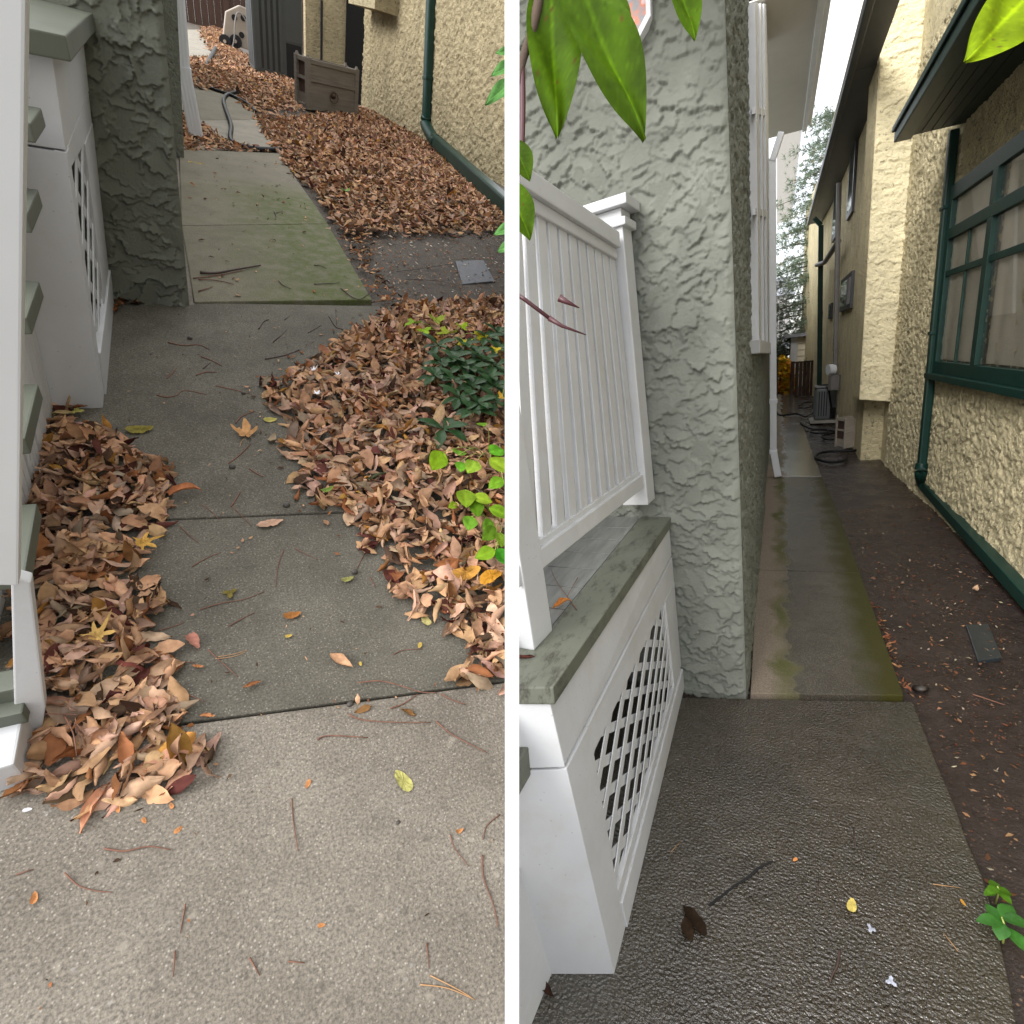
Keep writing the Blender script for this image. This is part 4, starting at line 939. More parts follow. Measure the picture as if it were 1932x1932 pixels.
# ---------------------------------------------------------------- far end: gate, shrub, garage, houses, pine
yg = G(1500, 745)[1]
WG = lambda x, y, dy=0: w.pl(x, y, 1, yg+dy)
t = Thing(w, 'wooden_gate', 'dark brown board fence closing the far end of the wet walk', 'fence', V(*WG(1520, 746)))
x0, x1, zt_ = WG(1499, 745)[0], WG(1556, 745)[0], WG(1520, 684)[2]; nn = 8
for k in range(nn): t.part('board', MB().box((x0+(x1-x0)*k/nn, yg, -.05), (x0+(x1-x0)*(k+1)/nn-.015, yg+.04, zt_)), 'fence_brown', bevel=.006)
t.part('top_rail', MB().box((x0-.05, yg-.03, zt_+.002), (x1, yg+.08, zt_+.06)), 'fence_brown')
pb = WG(1478, 742); t.part('post', MB().box((WG(1490, 745)[0], yg-.05, -.05), (WG(1497, 745)[0], yg+.10, zt_+.08)), 'fence_brown', bevel=.01)
t2 = Thing(w, 'gate_post', 'dark wooden gate post beside the white downspout', 'post', WG(1464, 742))
t2.part('post', MB().box((WG(1463, 745)[0], yg-.1, -.05), (WG(1467, 745)[0], yg+.1, WG(1465, 682)[2])), 'fence_brown', bevel=.01); t2.part('cap', MB().box((WG(1462.4, 745)[0], yg-.13, WG(1465, 682)[2]), (WG(1467.6, 745)[0], yg+.13, WG(1465, 679)[2])), 'fence_brown')
# shrub with yellow and orange leaves
def blob_leaves(w, poly_px, y0, y1, n, size, pal, aspect=(.5, .8)):
    P = []
    A = np.array(poly_px, float); lo, hi = A.min(0), A.max(0)
    while len(P) < n:
        q = rng.uniform(lo, hi, (n, 2)); q = q[inpoly(q, poly_px)]
        P += [w.pl(a, b, 1, rng.uniform(y0, y1)) for a, b in q]
    P = np.array(P[:n]); S = leaf_shapes(n, 3, 3, size, aspect, roll=.5, bend=.6, crumple=.002); Rm = rotmats(n, 1.2); _, C = pick(n, pal)
    W = np.einsum('nij,nkj->nki', Rm, S)+P[:, None, :]; F = (leaf_tpl(3, 3)[None]+(np.arange(n)*9)[:, None, None]).reshape(-1, 4)
    return (W.reshape(-1, 3), F), np.repeat(C, 9, 0)
t = Thing(w, 'autumn_shrub', 'yellow and orange autumn shrub behind the gate opening', 'shrub', G(1480, 738))
g_, c_ = blob_leaves(w, [(1467, 742), (1467, 690), (1474, 672), (1486, 678), (1497, 690), (1499, 742)], yg+.6, yg+2.2, 900, (.16, .3), [((.75, .45, .03), .5), ((.70, .25, .05), .3), ((.35, .42, .05), .2)])
t.part('foliage', g_, 'green_leaf', col=c_)
mb = MB()
for k in range(9): b_ = V(*w.pl(rng.uniform(1468, 1496), 744, 1, yg+rng.uniform(.7, 1.8))); b_[2] = -.05; mb.tube([b_, b_+V(rng.normal(0, .1), rng.normal(0, .1), rng.uniform(.8, 1.5))], .02, 5, .008)
t.part('stem', mb, 'bark')
yh = yg+4
t = Thing(w, 'garage', 'small cream clapboard garage beyond the brown fence', 'garage', w.pl(1525, 720, 1, yh))
H_ = lambda x, y, dy=0: w.pl(x, y, 1, yh+dy)
xa, xb_, zr = H_(1492, 700)[0], H_(1580, 700)[0], H_(1520, 634)[2]; mb = MB()
zlo = 0.0; k = 0
hh = .26
while zlo < zr:
    mb.hexa([V(xa, yh-.05, zlo), V(xb_, yh-.05, zlo), V(xb_, yh+4, zlo), V(xa, yh+4, zlo)], [V(xa, yh-.005, min(zr, zlo+hh)), V(xb_, yh-.005, min(zr, zlo+hh)), V(xb_, yh+4, min(zr, zlo+hh)), V(xa, yh+4, min(zr, zlo+hh))]); zlo += hh+.001
t.part('siding', mb, 'siding'); t.part('corner_board', MB().box((xa-.04, yh-.09, 0), (xa+.22, yh-.052, zr)), 'white_paint')
t.part('roof', MB().box((xa-.3, yh-.4, zr+.002), (xb_+.3, yh+4.3, zr+.14)), 'far_roof')
def far_house(x0, x1, yt, dy, label, roofpx):
    yy = yg+dy; q = lambda x, y, d=0: w.pl(x, y, 1, yy+d); b_ = q((x0+x1)/2, 720); b_[2] = 0
    t = Thing(w, 'distant_house', label, 'house', b_); xa, xb_, z_ = q(x0, yt)[0], q(x1, yt)[0], q((x0+x1)/2, yt)[2]
    t.part('wall', MB().box((xa, yy, 0), (xb_, yy+5, z_)), 'far_wall'); zr_ = q((x0+x1)/2, roofpx)[2]
    t.part('roof', MB().hexa([V(xa-.3, yy-.4, z_+.01), V(xb_+.3, yy-.4, z_+.01), V(xb_+.3, yy+5.4, z_+.01), V(xa-.3, yy+5.4, z_+.01)], [V(xa+.1, yy+2, zr_), V(xb_-.1, yy+2, zr_), V(xb_-.1, yy+3, zr_), V(xa+.1, yy+3, zr_)]), 'far_roof')
    for k in range(2):
        xx = xa+(xb_-xa)*(.2+.45*k); o = t.part('window', MB().box((xx, yy-.05, z_*.45), (xx+(xb_-xa)*.2, yy+.01, z_*.75)), 'far_wall'); t.part('pane', MB().box((xx+.08, yy-.06, z_*.45+.1), (xx+(xb_-xa)*.2-.08, yy-.052, z_*.75-.1)), 'glass_sky', o)
far_house(1440, 1486, 658, 9, 'low pale garage with grey roof seen beyond the orange shrub', 646)
far_house(1430, 1490, 560, 18, 'tall pale house seen faintly behind the pine branches', 520)
# pine
yt_ = yg+5
t = Thing(w, 'pine_tree', 'tall grey green pine behind the cream house corner', 'tree', G(1600, 740))
tb, tt = w.pl(1596, 740, 1, yt_), w.pl(1592, 195, 1, yt_); tb[2] = 0
t.part('trunk', MB().tube([tb, tb*.5+tt*.5, tt], .28, 10, .05), 'bark', smooth=True)
br = MB(); tips = []
for k in range(84):
    f = .10+.88*k/84+rng.uniform(-.01, .01); base_ = tb+(tt-tb)*f; ln = (1-f*.8)**.9*5.2*rng.uniform(.55, 1.0)+.3; an = rng.uniform(0, 6.283) if k % 3 == 0 else math.pi+rng.normal(0, .7)
    d = V(math.cos(an), math.sin(an)*.7, 0); droop = rng.uniform(-.05, .25)*(1-f)
    pts = [base_+d*ln*s_+V(0, 0, ln*(.28*s_-(.30+droop)*s_*s_)) for s_ in np.linspace(0, 1, 6)]
    br.tube(pts, .05*(1-f)+.015, 5, .008)
    for s_ in np.linspace(.22, 1, max(4, int(ln*6.5))):
        i = min(4, int(s_*5)); p = pts[i]+(pts[i+1]-pts[i])*(s_*5-i)
        for _ in range(5): tips.append((p+rng.normal(0, .16, 3)*V(1, 1, .7), d))
t.part('limb', br, 'bark', smooth=True)
tri = []; tc_ = []
for p, d in tips:
    bc = np.array([(.11, .16, .11), (.16, .21, .14), (.23, .28, .21), (.24, .20, .11)][rng.choice(4, p=[.4, .35, .2, .05])])
    for _ in range(13):
        v = d*.6+rng.normal(0, .75, 3); v /= np.linalg.norm(v); s_ = np.cross(v, rng.normal(0, 1, 3)); s_ /= np.linalg.norm(s_); ln = rng.uniform(.12, .24)
        tri += [p-s_*.009, p+s_*.009, p+v*ln]; tc_ += [bc]*3
t.part('crown', (np.array(tri), np.arange(len(tri)).reshape(-1, 3)), 'needle', col=np.array(tc_))

# ---------------------------------------------------------------- near foliage hanging into the view
def leaf_px(t, w, b, tip, wd_px, dep, col, fold=.22, droop=.12, name='leaf', mat='green_leaf', dtip=0.0, parent=None, pk=.78):
    B, T_ = w.at(*b, dep), w.at(*tip, dep+dtip); up = -(w.d(966, 966)); up = up/np.linalg.norm(up)+rng.normal(0, .15, 3)
    vs, fs = blade(B, T_-B, up, np.linalg.norm(T_-B), wd_px*dep/FOC, fold, droop, 46, 19, pk)
    cc = np.tile(col, (len(vs), 1)); iu, iv = np.divmod(np.arange(len(vs)), 19); vv = np.abs(iv-9)/9.0; uu = iu/45.0
    cc *= (1+.18*np.sin(7*uu+3*vv+rng.uniform(0, 6))+.10*rng.normal(0, 1, len(vs))*(rng.random(len(vs)) < .3))[:, None]
    cc[((uu*9-vv*1.3) % 1.0) < .10] *= 1.22; cc[iv == 9] = cc[iv == 9]*1.7; e_ = rng.random(len(vs)) < .006; cc[e_] = (.09, .05, .01)
    o = t.part(name, (vs, fs), mat, smooth=True, col=np.clip(cc, 0, 1), parent=parent); return o
GR = V(.052, .105, .002)
t = Thing(w, 'leafy_branch', 'large green shrub leaves hanging in front of the stucco wall', 'branch', w.at(1000, 10, .55))
t.part('stem', MB().tube([w.at(1030, -60, .55), w.at(1003, 60, .55), w.at(987, 110, .55), w.at(975, 160, .55)], .006, 8, .004, smooth=4), 'bark', smooth=True)
t.part('stem', MB().tube([w.at(984, 110, .55), w.at(986, 200, .55), w.at(983, 300, .55), w.at(975, 330, .55)], .0035, 8, .003, smooth=4), 'stem_red', smooth=True)
leaf_px(t, w, (1035, -50), (1057, 236), 105, .55, GR*1.05)
leaf_px(t, w, (1068, -70), (1226, 240), 122, .52, GR*.85, .25, .10)
leaf_px(t, w, (1130, -50), (1190, 104), 60, .56, GR*.9)
leaf_px(t, w, (1270, -60), (1318, 62), 62, .6, GR*1.0)
leaf_px(t, w, (968, 265), (1000, 336), 46, .5, GR*.7); leaf_px(t, w, (955, 340), (1003, 445), 62, .5, GR*.9)
t = Thing(w, 'lime_leaf', 'bright lime leaf hanging in front of the dark green eave', 'leaf', w.at(1880, 60, .5))
leaf_px(t, w, (1960, -30), (1830, 108), 110, .5, V(.17, .25, .003), .15, .05)
t = Thing(w, 'bare_twig', 'dark bare twig crossing in front of the white railing', 'twig', w.at(1040, 590, .75), 'dark twigs before the railing')
t.part('stem', MB().tube([w.at(950, 540, .75), w.at(990, 565, .75), w.at(1040, 603, .75)], .0035, 6, .003), 'stem_red', smooth=True); t.part('stem', MB().tube([w.at(1036, 600, .75), w.at(1060, 615, .75), w.at(1106, 632, .75)], .0045, 6, .0008), 'stem_red', smooth=True)
t = Thing(w, 'bare_twig', 'short dark twig stub above the long twig before the railing', 'twig', w.at(1070, 568, .75), 'dark twigs before the railing', False)
t.part('bare_twig', MB().tube([w.at(1055, 562, .75), w.at(1072, 571, .75), w.at(1093, 581, .75)], .006, 6, .0008), 'stem_red', smooth=True)
# ---------------------------------------------------------------- small things on the wet ground
single(w, 'slate_paver', 'dark square slate set flush in the wet soil', 'paver', MB().ext([w.g(1822, 1178, -.032), w.g(1865, 1177, -.032), w.g(1891, 1240, -.032), w.g(1845, 1247, -.032)], V(0, 0, -.03)), 'slate_wet', bevel=.006)
lay_leaf(w, 1607, 1709, 'oval', .060, V(.50, .40, .11), 'small yellow oval leaf on the wet slab', yaw=80, curl=.05, z=.006)
lay_leaf(w, 1061, 1142, 'curl', .10, V(.55, .22, .06), 'orange curled leaf lying on the grey porch floor', z=zt, yaw=60)
lay_leaf(w, 1252, 944, 'curl', .07, V(.45, .18, .06), 'orange leaf scrap on the cap board by the stucco wall', z=zt)
lay_leaf(w, 1232, 947, 'curl', .05, V(.40, .15, .05), 'small orange scrap behind the railing post', z=zt)
lay_leaf(w, 985, 1242, 'curl', .09, V(.06, .02, .015), 'dark wet curled leaf on the near end of the cap board', z=zt, yaw=10)
lay_leaf(w, 1296, 1752, 'curl', .10, V(.030, .018, .010), 'second dark wet leaf overlapping the flattened leaf', curl=.04, z=.004, yaw=100)
lay_leaf(w, 1310, 1738, 'curl', .13, V(.020, .012, .007), 'flattened dark brown leaf stuck to the wet slab', curl=.04, z=.004)
lay_leaf(w, 1030, 1868, 'curl', .09, V(.05, .025, .018), 'dark soggy leaf at the foot of the corner board', z=.004)
lay_leaf(w, 1500, 1622, 'oval', .026, V(.6, .25, .08), 'tiny orange leaf flake in the middle of the wet slab', curl=.05)
lay_leaf(w, 1817, 1704, 'oval', .026, V(.55, .28, .05), 'tiny orange flake near the wet slab edge', curl=.05)
lay_leaf(w, 1643, 1754, 'trefoil', .034, V(.38, .40, .47), 'small pale wet petal right of the yellow leaf', curl=.05, mat='glossy_leaf')
lay_leaf(w, 1681, 1853, 'trefoil', .036, V(.38, .40, .47), 'small pale wet petal at the bottom of the slab', curl=.05, mat='glossy_leaf')
lay_leaf(w, 1840, 1113, 'curl', .09, V(.5, .32, .2), 'pinkish curled leaf by the green drain pipe', z=-.04); lay_leaf(w, 1844, 1072-68, 'curl', .08, V(.45, .28, .17), 'tan leaf on the soil near the drain pipe', z=-.04)
single(w, 'clod', 'dark clump of wet earth beside the mossy slab corner', 'clod', (lambda m_: m_)(MB().tube([w.g(1728, 1299, -.02), w.g(1737, 1298, .03), w.g(1747, 1299, -.02)], .022, 7, .018)), 'pebble', smooth=True)
twig(w, [(1584, 1792), (1580, 1820), (1571, 1838), (1566, 1852)], .006, 'thick dark wet twig at the bottom of the slab', 'twigs on the wet slab', 'twig_dark', z=.0)
for pp_, lb in (([(1760, 1668), (1812, 1675)], 'pale pine needle at the right edge of the wet slab'), ([(1780, 1760), (1808, 1795)], 'pale twig on the wet slab corner'), ([(1265, 1608), (1285, 1587)], 'pale straw bit beside the lattice foot')):
    twig(w, pp_, .0022, lb, 'straws on the wet slab', 'pine_straw')
for pp_ in ([(1545, 1390), (1546, 1420), (1543, 1440)], [(1350, 1180+210), (1370, 1382)], [(1545, 1655), (1541, 1690)], [(1610, 1560), (1614, 1600)]):
    twig(w, pp_, .0028, 'thin dark twig stuck to the wet concrete', 'thin dark twigs on the wet concrete', 'twig_dark')
twig(w, [(1835, 1310), (1860, 1318), (1895, 1330)], .006, 'brown stick on the wet soil near the slate', 'sticks on the wet soil', z=-.04)
twig(w, [(1090, 1445-355), (1070, 1125)], .003, 'reddish stalk lying across the cap board', 'stalks on the porch', z=zt)
twig(w, [(1088, 1150), (1052, 1100), (1040, 1075)], .003, 'reddish stalk standing from the porch floor', 'stalks on the porch', z=zt)
# crack in the near slab, small wet seedlings at the edge, scattered flakes
mb = MB(); cr = [(1456, 1625), (1430, 1638), (1412, 1655), (1385, 1672), (1360, 1692), (1338, 1708)]
for k in range(len(cr)-1):
    a, b = w.g(*cr[k], .003), w.g(*cr[k+1], .003); mb.bar(a, b, .006+.004*rng.random(), .004, V(1, 1, 0))
setting(w, 'path_crack', mb, 'shadow_gap')
def seedling(w, px, n, size, col, label, h=.10, mat='green_leaf', name='seedling', group=None):
    b = w.g(*px); t = Thing(w, name, label, 'plant', b, group); st = MB(); top = b+V(rng.normal(0, .02), rng.normal(0, .02), h); st.tube([b-V(0, 0, .05), (b+top)/2+V(.006, 0, 0), top], .004, 6, .0025); t.part('stem', st, 'stem_green', smooth=True)
    for k in range(n):
        a = 6.283*k/n+rng.uniform(-.4, .4); p = b+(top-b)*rng.uniform(.45, 1); d = V(math.cos(a), math.sin(a), rng.uniform(-.2, .4)); vs, fs = blade(p, d, V(0, 0, 1), size*rng.uniform(.7, 1.1), size*.6, .2, .25)
        t.part('leaf', (vs, fs), mat, smooth=True, col=np.tile(np.clip(col*(1+rng.normal(0, .12)), 0, 1), (len(vs), 1)))
seedling(w, (1880, 1690), 6, .055, V(.07, .17, .012), 'small wet green seedling right of the slab edge', .06)
seedling(w, (1895, 1765), 6, .085, V(.03, .11, .015), 'glossy broad green seedling at the lower right edge', .06, 'glossy_leaf')
P, _ = sample([w.g(*p) for p in ((1724, 1324), (1640, 1080), (1580, 960), (1740, 930), (1900, 1110), (1950, 1500), (1930, 1800), (1840, 1640))], 260, jag=.02); N = len(P)
S = leaf_shapes(N, 3, 3, (.010, .034), (.3, .7), roll=.8, crumple=.001); W = np.einsum('nij,nkj->nki', rotmats(N, .3), S); W[..., 0] += P[:, 0:1]; W[..., 1] += P[:, 1:2]; W[..., 2] += -.038+rng.random((N, 1))*.012
_, C = pick(N, [((.20, .11, .06), .4), ((.12, .05, .025), .45), ((.28, .23, .17), .15)])
setting(w, 'leaf_crumbs', (W.reshape(-1, 3), (leaf_tpl(3, 3)[None]+(np.arange(N)*9)[:, None, None]).reshape(-1, 4)), 'dry_leaf', 'stuff', 'leaf crumbs strewn over the wet soil', col=np.repeat(C, 9, 0))
P, _ = sample([w.g(*p) for p in ((1705, 1310), (1640, 1120), (1648, 1120), (1720, 1310))], 900, jag=.015); N = len(P)
S = leaf_shapes(N, 4, 3, (.03, .07), (.25, .5), crumple=.003); W = np.einsum('nij,nkj->nki', rotmats(N, .5), S); W[..., 0] += P[:, 0:1]; W[..., 1] += P[:, 1:2]; W[..., 2] += -.03+rng.random((N, 1))*.02
_, C = pick(N, [((.17, .06, .03), .6), ((.24, .12, .06), .4)])
setting(w, 'leaf_crumbs', (W.reshape(-1, 3), (leaf_tpl(4, 3)[None]+(np.arange(N)*12)[:, None, None]).reshape(-1, 4)), 'dry_leaf', 'stuff', 'red brown leaf bits along the mossy slab edge', col=np.repeat(C, 12, 0))
# =================================================================== FIRST PLACE (before: dry and buried in leaves)
w = L
setting(w, 'ground', bump_sheet(-6, 14, -2.5, 40, -0.035, 0.010, 0.12), 'soil_dry', smooth=True)
G = lambda x, y, z=0.0: w.g(x, y, z)
y0 = G(290, 574)[1]
e = 0.005
j1, j2 = G(250, 1379), G(1010, 1279)
slab([V(-2.2, -2, 0), V(2.6, -2, 0), j2+(j2-j1)*1.2-V(0, e, 0), j1+(j1-j2)*1.2-V(0, e, 0)], 'concrete_near', top=0.006, bevel=0.008)
m1, m2 = G(200, 985), G(760, 962); rgt = G(735, 578)
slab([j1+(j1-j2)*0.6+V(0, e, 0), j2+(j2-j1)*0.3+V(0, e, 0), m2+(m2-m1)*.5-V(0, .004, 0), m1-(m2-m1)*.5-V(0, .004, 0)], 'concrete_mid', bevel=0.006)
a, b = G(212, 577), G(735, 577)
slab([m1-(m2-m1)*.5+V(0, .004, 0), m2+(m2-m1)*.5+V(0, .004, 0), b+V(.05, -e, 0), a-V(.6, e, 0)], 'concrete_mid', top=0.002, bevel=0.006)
gs = [(367, 574, 702, 569), (343, 429, 618, 425), (338, 284, 526, 291)]
for k in range(2):
    p, q = gs[k], gs[k+1]
    slab([G(p[0], p[1])+V(0, e, 0), G(p[2], p[3])+V(0, e, 0), G(q[2], q[3])-V(0, e*.6, 0), G(q[0], q[1])-V(0, e*.6, 0)], 'concrete_mossy', top=0.014, bevel=0.008)
slab([G(350, 585-8), G(366, 576), G(336, 290), G(310, 290)], 'concrete_near', top=0.004)
fs = [(335, 282, 522, 286), (330, 228, 490, 226), (325, 165, 452, 180), (330, 120, 425, 142), (340, 92, 399, 96), (342, 76, 392, 76), (344, 56, 385, 56)]
for k in range(len(fs)-1):
    p, q = fs[k], fs[k+1]
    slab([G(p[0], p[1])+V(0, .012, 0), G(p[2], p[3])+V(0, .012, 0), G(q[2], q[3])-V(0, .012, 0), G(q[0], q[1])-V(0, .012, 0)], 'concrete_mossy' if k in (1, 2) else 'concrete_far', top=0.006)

# ---------------------------------------------------------------- stucco pier of the green grey house
t = Thing(w, 'stucco_house', 'shade-toned sage stucco house pier with deep trowel ridges beside leaf littered walk', 'house', V(-.4, y0, 0))
P4 = [w.pl(212, 571, 1, y0), w.pl(357, 574, 1, y0), w.pl(308, 30, 1, y0), w.pl(143, 84, 1, y0)]
dl, dr = (P4[3]-P4[0])/(P4[3]-P4[0])[2], (P4[2]-P4[1])/(P4[2]-P4[1])[2]
Ht = 3.2; q = [P4[0]-dl*.1-V(.25, 0, 0), P4[1]-dr*.1, P4[1]+dr*Ht, P4[0]+dr*Ht-V(.25, 0, 0)]
res = .0045; wid = np.linalg.norm(q[1]-q[0]); un, vn = int(wid/res), int(1.75/res)
f_ = 1.75/(Ht+.1); QP = Quad(q[0], q[1], q[1]+(q[2]-q[1])*f_, q[0]+(q[3]-q[0])*f_)
H = blur(trowel(un, vn, res, 0.035, 0.085, 600, 9, 0.024), 1, 4.0); H += rng.normal(0, .0005, H.shape); ed_ = np.linspace(wid, 0, un)[None, :]; H = H*np.clip(ed_/.03, .3, 1)-.012*np.clip(1-ed_/.03, 0, 1)**2
t.part('front_wall', grid_wall(QP, H, (0, -1, 0), un, vn), 'stucco_sage_shaded', smooth=True)
mb = MB(); bk = V(-0.03, 14, 0)
mb.hexa([q[0]+V(0, .012, 0), q[1]+V(-.008, .012, 0), q[1]+bk, q[0]+V(0, 14, 0)], [q[3]+V(0, .012, 0), q[2]+V(-.008, .012, 0), q[2]+bk, q[3]+V(0, 14, 0)])
t.part('side_wall', mb, 'stucco_sage_shaded')
s0 = G(343, 300); s1 = w.pl(330, 30, 1, s0[1]); dd = (s1-s0)/(s1-s0)[2]
mb = MB().hexa([s0-V(.5, 0, .1), s0+V(0.015, 0, -.1), s0+V(-.05, 4, -.1), s0+V(-.5, 4, -.1)], [p+dd*3 for p in (s0-V(.5, 0, .1), s0+V(.015, 0, -.1), s0+V(-.05, 4, -.1), s0+V(-.5, 4, -.1))])
t.part('bay_wall', mb, 'stucco_sage_dash')
# ---------------------------------------------------------------- porch skirt with lattice, cap, steps
ys = G(192, 770)[1]
t = Thing(w, 'porch', 'white porch skirt with lattice side and thick sage cap above dry leaves', 'porch', G(192, 770))
fb, ft = w.pl(192, 770, 1, ys), w.pl(97, 104, 1, ys); yk = y0-.02
bb, bt = w.pl(210, 566, 1, yk), w.pl(158, 92, 1, yk); zc = ft[2]
bb = bb-(bt-bb)*bb[2]/(bt-bb)[2]; bt = bb+(bt-bb)*(zc-bb[2])/(bt-bb)[2]; fb[2] = 0
QS = Quad(fb, bb, bt, ft); ST = lambda x, y: QS.st(w, x, y)
zx = lambda x, y: (22.6+x*.2461, 22.6+y*.2461)                      # reading of an enlarged crop
tl, tr_, bl_, br_ = ST(*zx(440, 1230)), ST(*zx(556, 1010)), ST(183, 668), ST(196, 573)
tr_ = (min(.93, tr_[0]), tr_[1]); br_ = (min(.93, br_[0]), max(.08, br_[1])); bl_ = (max(.10, bl_[0]), max(.10, bl_[1])); tl = (max(.07, tl[0]), tl[1])
band = ST(*zx(425, 1040))[1]; band2 = ST(*zx(548, 700))[1]
if not (0.5 < band2 < .98): band2 = band
mb = MB(); QS.poly(mb, [(0, band+.005), (1, band2+.005), (1, 1), (0, 1)], -.03, .002); t.part('skirt_board', mb, 'white_paint', bevel=.003)
mb = MB(); QS.poly(mb, [(0, 0), (bl_[0], 0), bl_, tl, (tl[0], band), (0, band)], -.03, .004); t.part('corner_board', mb, 'white_paint', bevel=.003)
mb = MB(); QS.poly(mb, [tl, tr_, (1, tr_[1]), (1, band2), (tl[0], band)], -.03, 0.0); t.part('skirt_board', mb, 'white_paint', bevel=.003)
mb = MB(); QS.poly(mb, [(br_[0], br_[1]), (1, br_[1]), (1, tr_[1]), tr_], -.03, .003); t.part('corner_board', mb, 'white_paint', bevel=.003)
mb = MB(); QS.poly(mb, [bl_, (bl_[0], 0), (1, 0), (1, br_[1]), br_], -.03, .012); t.part('bottom_rail', mb, 'white_paint', bevel=.004)
Ls, Hs = float(np.linalg.norm(bb-fb)), float(zc)
for mb in lattice([(a*Ls, b*Hs) for a, b in (bl_, br_, tr_, tl)], QS, Ls, Hs, -.004, .15, .045, 30): t.part('lattice', mb, 'white_paint', bevel=.0015)
fl = fb+(G(120, 772)-fb)*5; fl[2] = 0; QF = Quad(fl, fb, ft, fl+(ft-fb))
vb = QF.st(w, 120, 285)[1]; mb = MB(); QF.slab(mb, 0, 1, 0, vb-.003, -.03, 0); QF.slab(mb, 0, 1, vb+.003, 1, -.03, 0); QF.slab(mb, 0, .99, 0, 1, -.035, -.031); t.part('front_board', mb, 'white_paint', bevel=.003)
t.part('dark_backing', MB().box((fl[0]-.6, ys+.12, -.1), (fb[0]-.28, yk-.05, zc-.08)), 'soil_dry')  # added block that keeps light out behind the lattice
mb = MB().ext([V(fl[0]-.4, ys+.5, zc-.05), V(ft[0]-.08, ys+.5, zc-.05), V(bt[0]-.08, yk, zc-.05), V(fl[0]-.4, yk, zc-.05)], V(0, 0, -.1)); t.part('underfloor_shade', mb, 'shadow_gap')  # black slab standing for the shade under the porch floor
zt = zc+.062; C_ = [w.g(20, 67, zt), w.g(123.5, 67, zt), w.g(163, 32.5, zt)]
C_[2][1] = min(C_[2][1], y0-.02)
bk_ = [C_[2]+V(0, max(0.01, y0-.015-C_[2][1]), 0)]
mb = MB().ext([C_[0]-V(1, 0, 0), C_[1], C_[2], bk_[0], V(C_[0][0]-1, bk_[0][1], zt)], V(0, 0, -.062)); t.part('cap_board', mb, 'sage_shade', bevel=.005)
# steps
t = Thing(w, 'porch_stair', 'porch steps with sage green treads and white slotted side above the leaf heap', 'stair', G(100, 830))
TR = [((57, 232), (78, 203.5), 32), ((50, 405), (72, 357), 28), ((50, 599), (74, 530), 30), ((47, 827), (72, 724), 30), ((47, 1081), (69.5, 949), 34), ((47, 1296), (54, 1256), 34)]
nT = len(TR); ends = []
for k, (a, b, _) in enumerate(TR):
    z = zt*(1-(k+1)/(nT+1.0)); A, B = w.g(*a, z), w.g(*b, z); ends.append((A, B, z))
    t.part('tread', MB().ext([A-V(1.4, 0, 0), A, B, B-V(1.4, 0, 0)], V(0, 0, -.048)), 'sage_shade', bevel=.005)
sx = [G(128, 762), G(100, 838), G(72, 968), G(50, 1090)]
sb0, sb1 = G(104, 768), G(56, 955)
sbx = lambda y: sb1[0]+(sb0[0]-sb1[0])*(y-sb1[1])/(sb0[1]-sb1[1])
# slotted side: upright boards below each tread
for k in range(nT):
    A, B, z = ends[k]; zl = max(.0, z-.055); base_y0, base_y1 = A[1]+.02, (ends[k-1][0][1] if k else ys-.01)
    x_ = sbx(A[1])
    n_ = 4; lean_ = dl*.8
    for i in range(n_):
        ya, yb_ = base_y0+(base_y1-base_y0)*i/n_+.004, base_y0+(base_y1-base_y0)*(i+1)/n_-.004
        xa_, xb2 = sbx(ya), sbx(yb_); r = [V(xa_-.02, ya, 0), V(xa_, ya, 0), V(xb2, yb_, 0), V(xb2-.02, yb_, 0)]
        for p in r: p[2] = 0
        t.part('side_board', MB().hexa(r, [V(p[0], p[1], 0)+lean_*zl for p in r]), 'white_trim', bevel=.002)
    t.part('riser', MB().ext([V(x_-1.4, A[1]+.03, 0), V(x_-.03, A[1]+.03, 0), V(x_-.03+lean_[0]*zl, A[1]+.03, zl), V(x_-1.4, A[1]+.03, zl)], V(0, .015, 0)), 'white_trim')
# rail beside the steps and its foot
t = Thing(w, 'stair_railing', 'tall white rail board with stringer and foot block left of the heap', 'railing', G(20, 1480))
yq = 0.95; K = lambda x, y, Y=yq: w.pl(x, y, 1, Y)
b0, b1 = K(24, 1105), K(36, 1105); t0, t1 = K(27, -40), K(51, -40)
t.part('rail_board', MB().hexa([K(-60, 1105), K(35, 1105), K(35, 1105)+V(0, .03, 0), K(-60, 1105)+V(0, .03, 0)], [K(-60, -40), K(50, -40), K(50, -40)+V(0, .03, 0), K(-60, -40)+V(0, .03, 0)]), 'white_trim', bevel=.004)
f0 = [(20, 1090), (58, 1100), (86, 1335), (80, 1372), (28, 1390)]
fp = [w.pl(x, y, 1, .98) for x, y in f0]
t.part('stringer', MB().ext(fp, V(0, .03, 0)), 'white_paint', bevel=.004)
a, b, c, d = G(-20, 1502), G(55, 1478), G(40, 1400), G(-30, 1400)
t.part('foot_block', MB().hexa([a, b, b+V(0, .16, 0), a+V(0, .16, 0)], [p+V(0, 0, .10)+dl*.0 for p in (a, b, b+V(0, .16, 0), a+V(0, .16, 0))]), 'white_paint', bevel=.006)
a = w.g(42, 1345, .14); t.part('bottom_tread', MB().ext([a-V(.5, 0, 0), a, a+V(0, .12, 0), a+V(-.5, .12, 0)], V(0, 0, -.045)), 'sage_shade', bevel=.004)
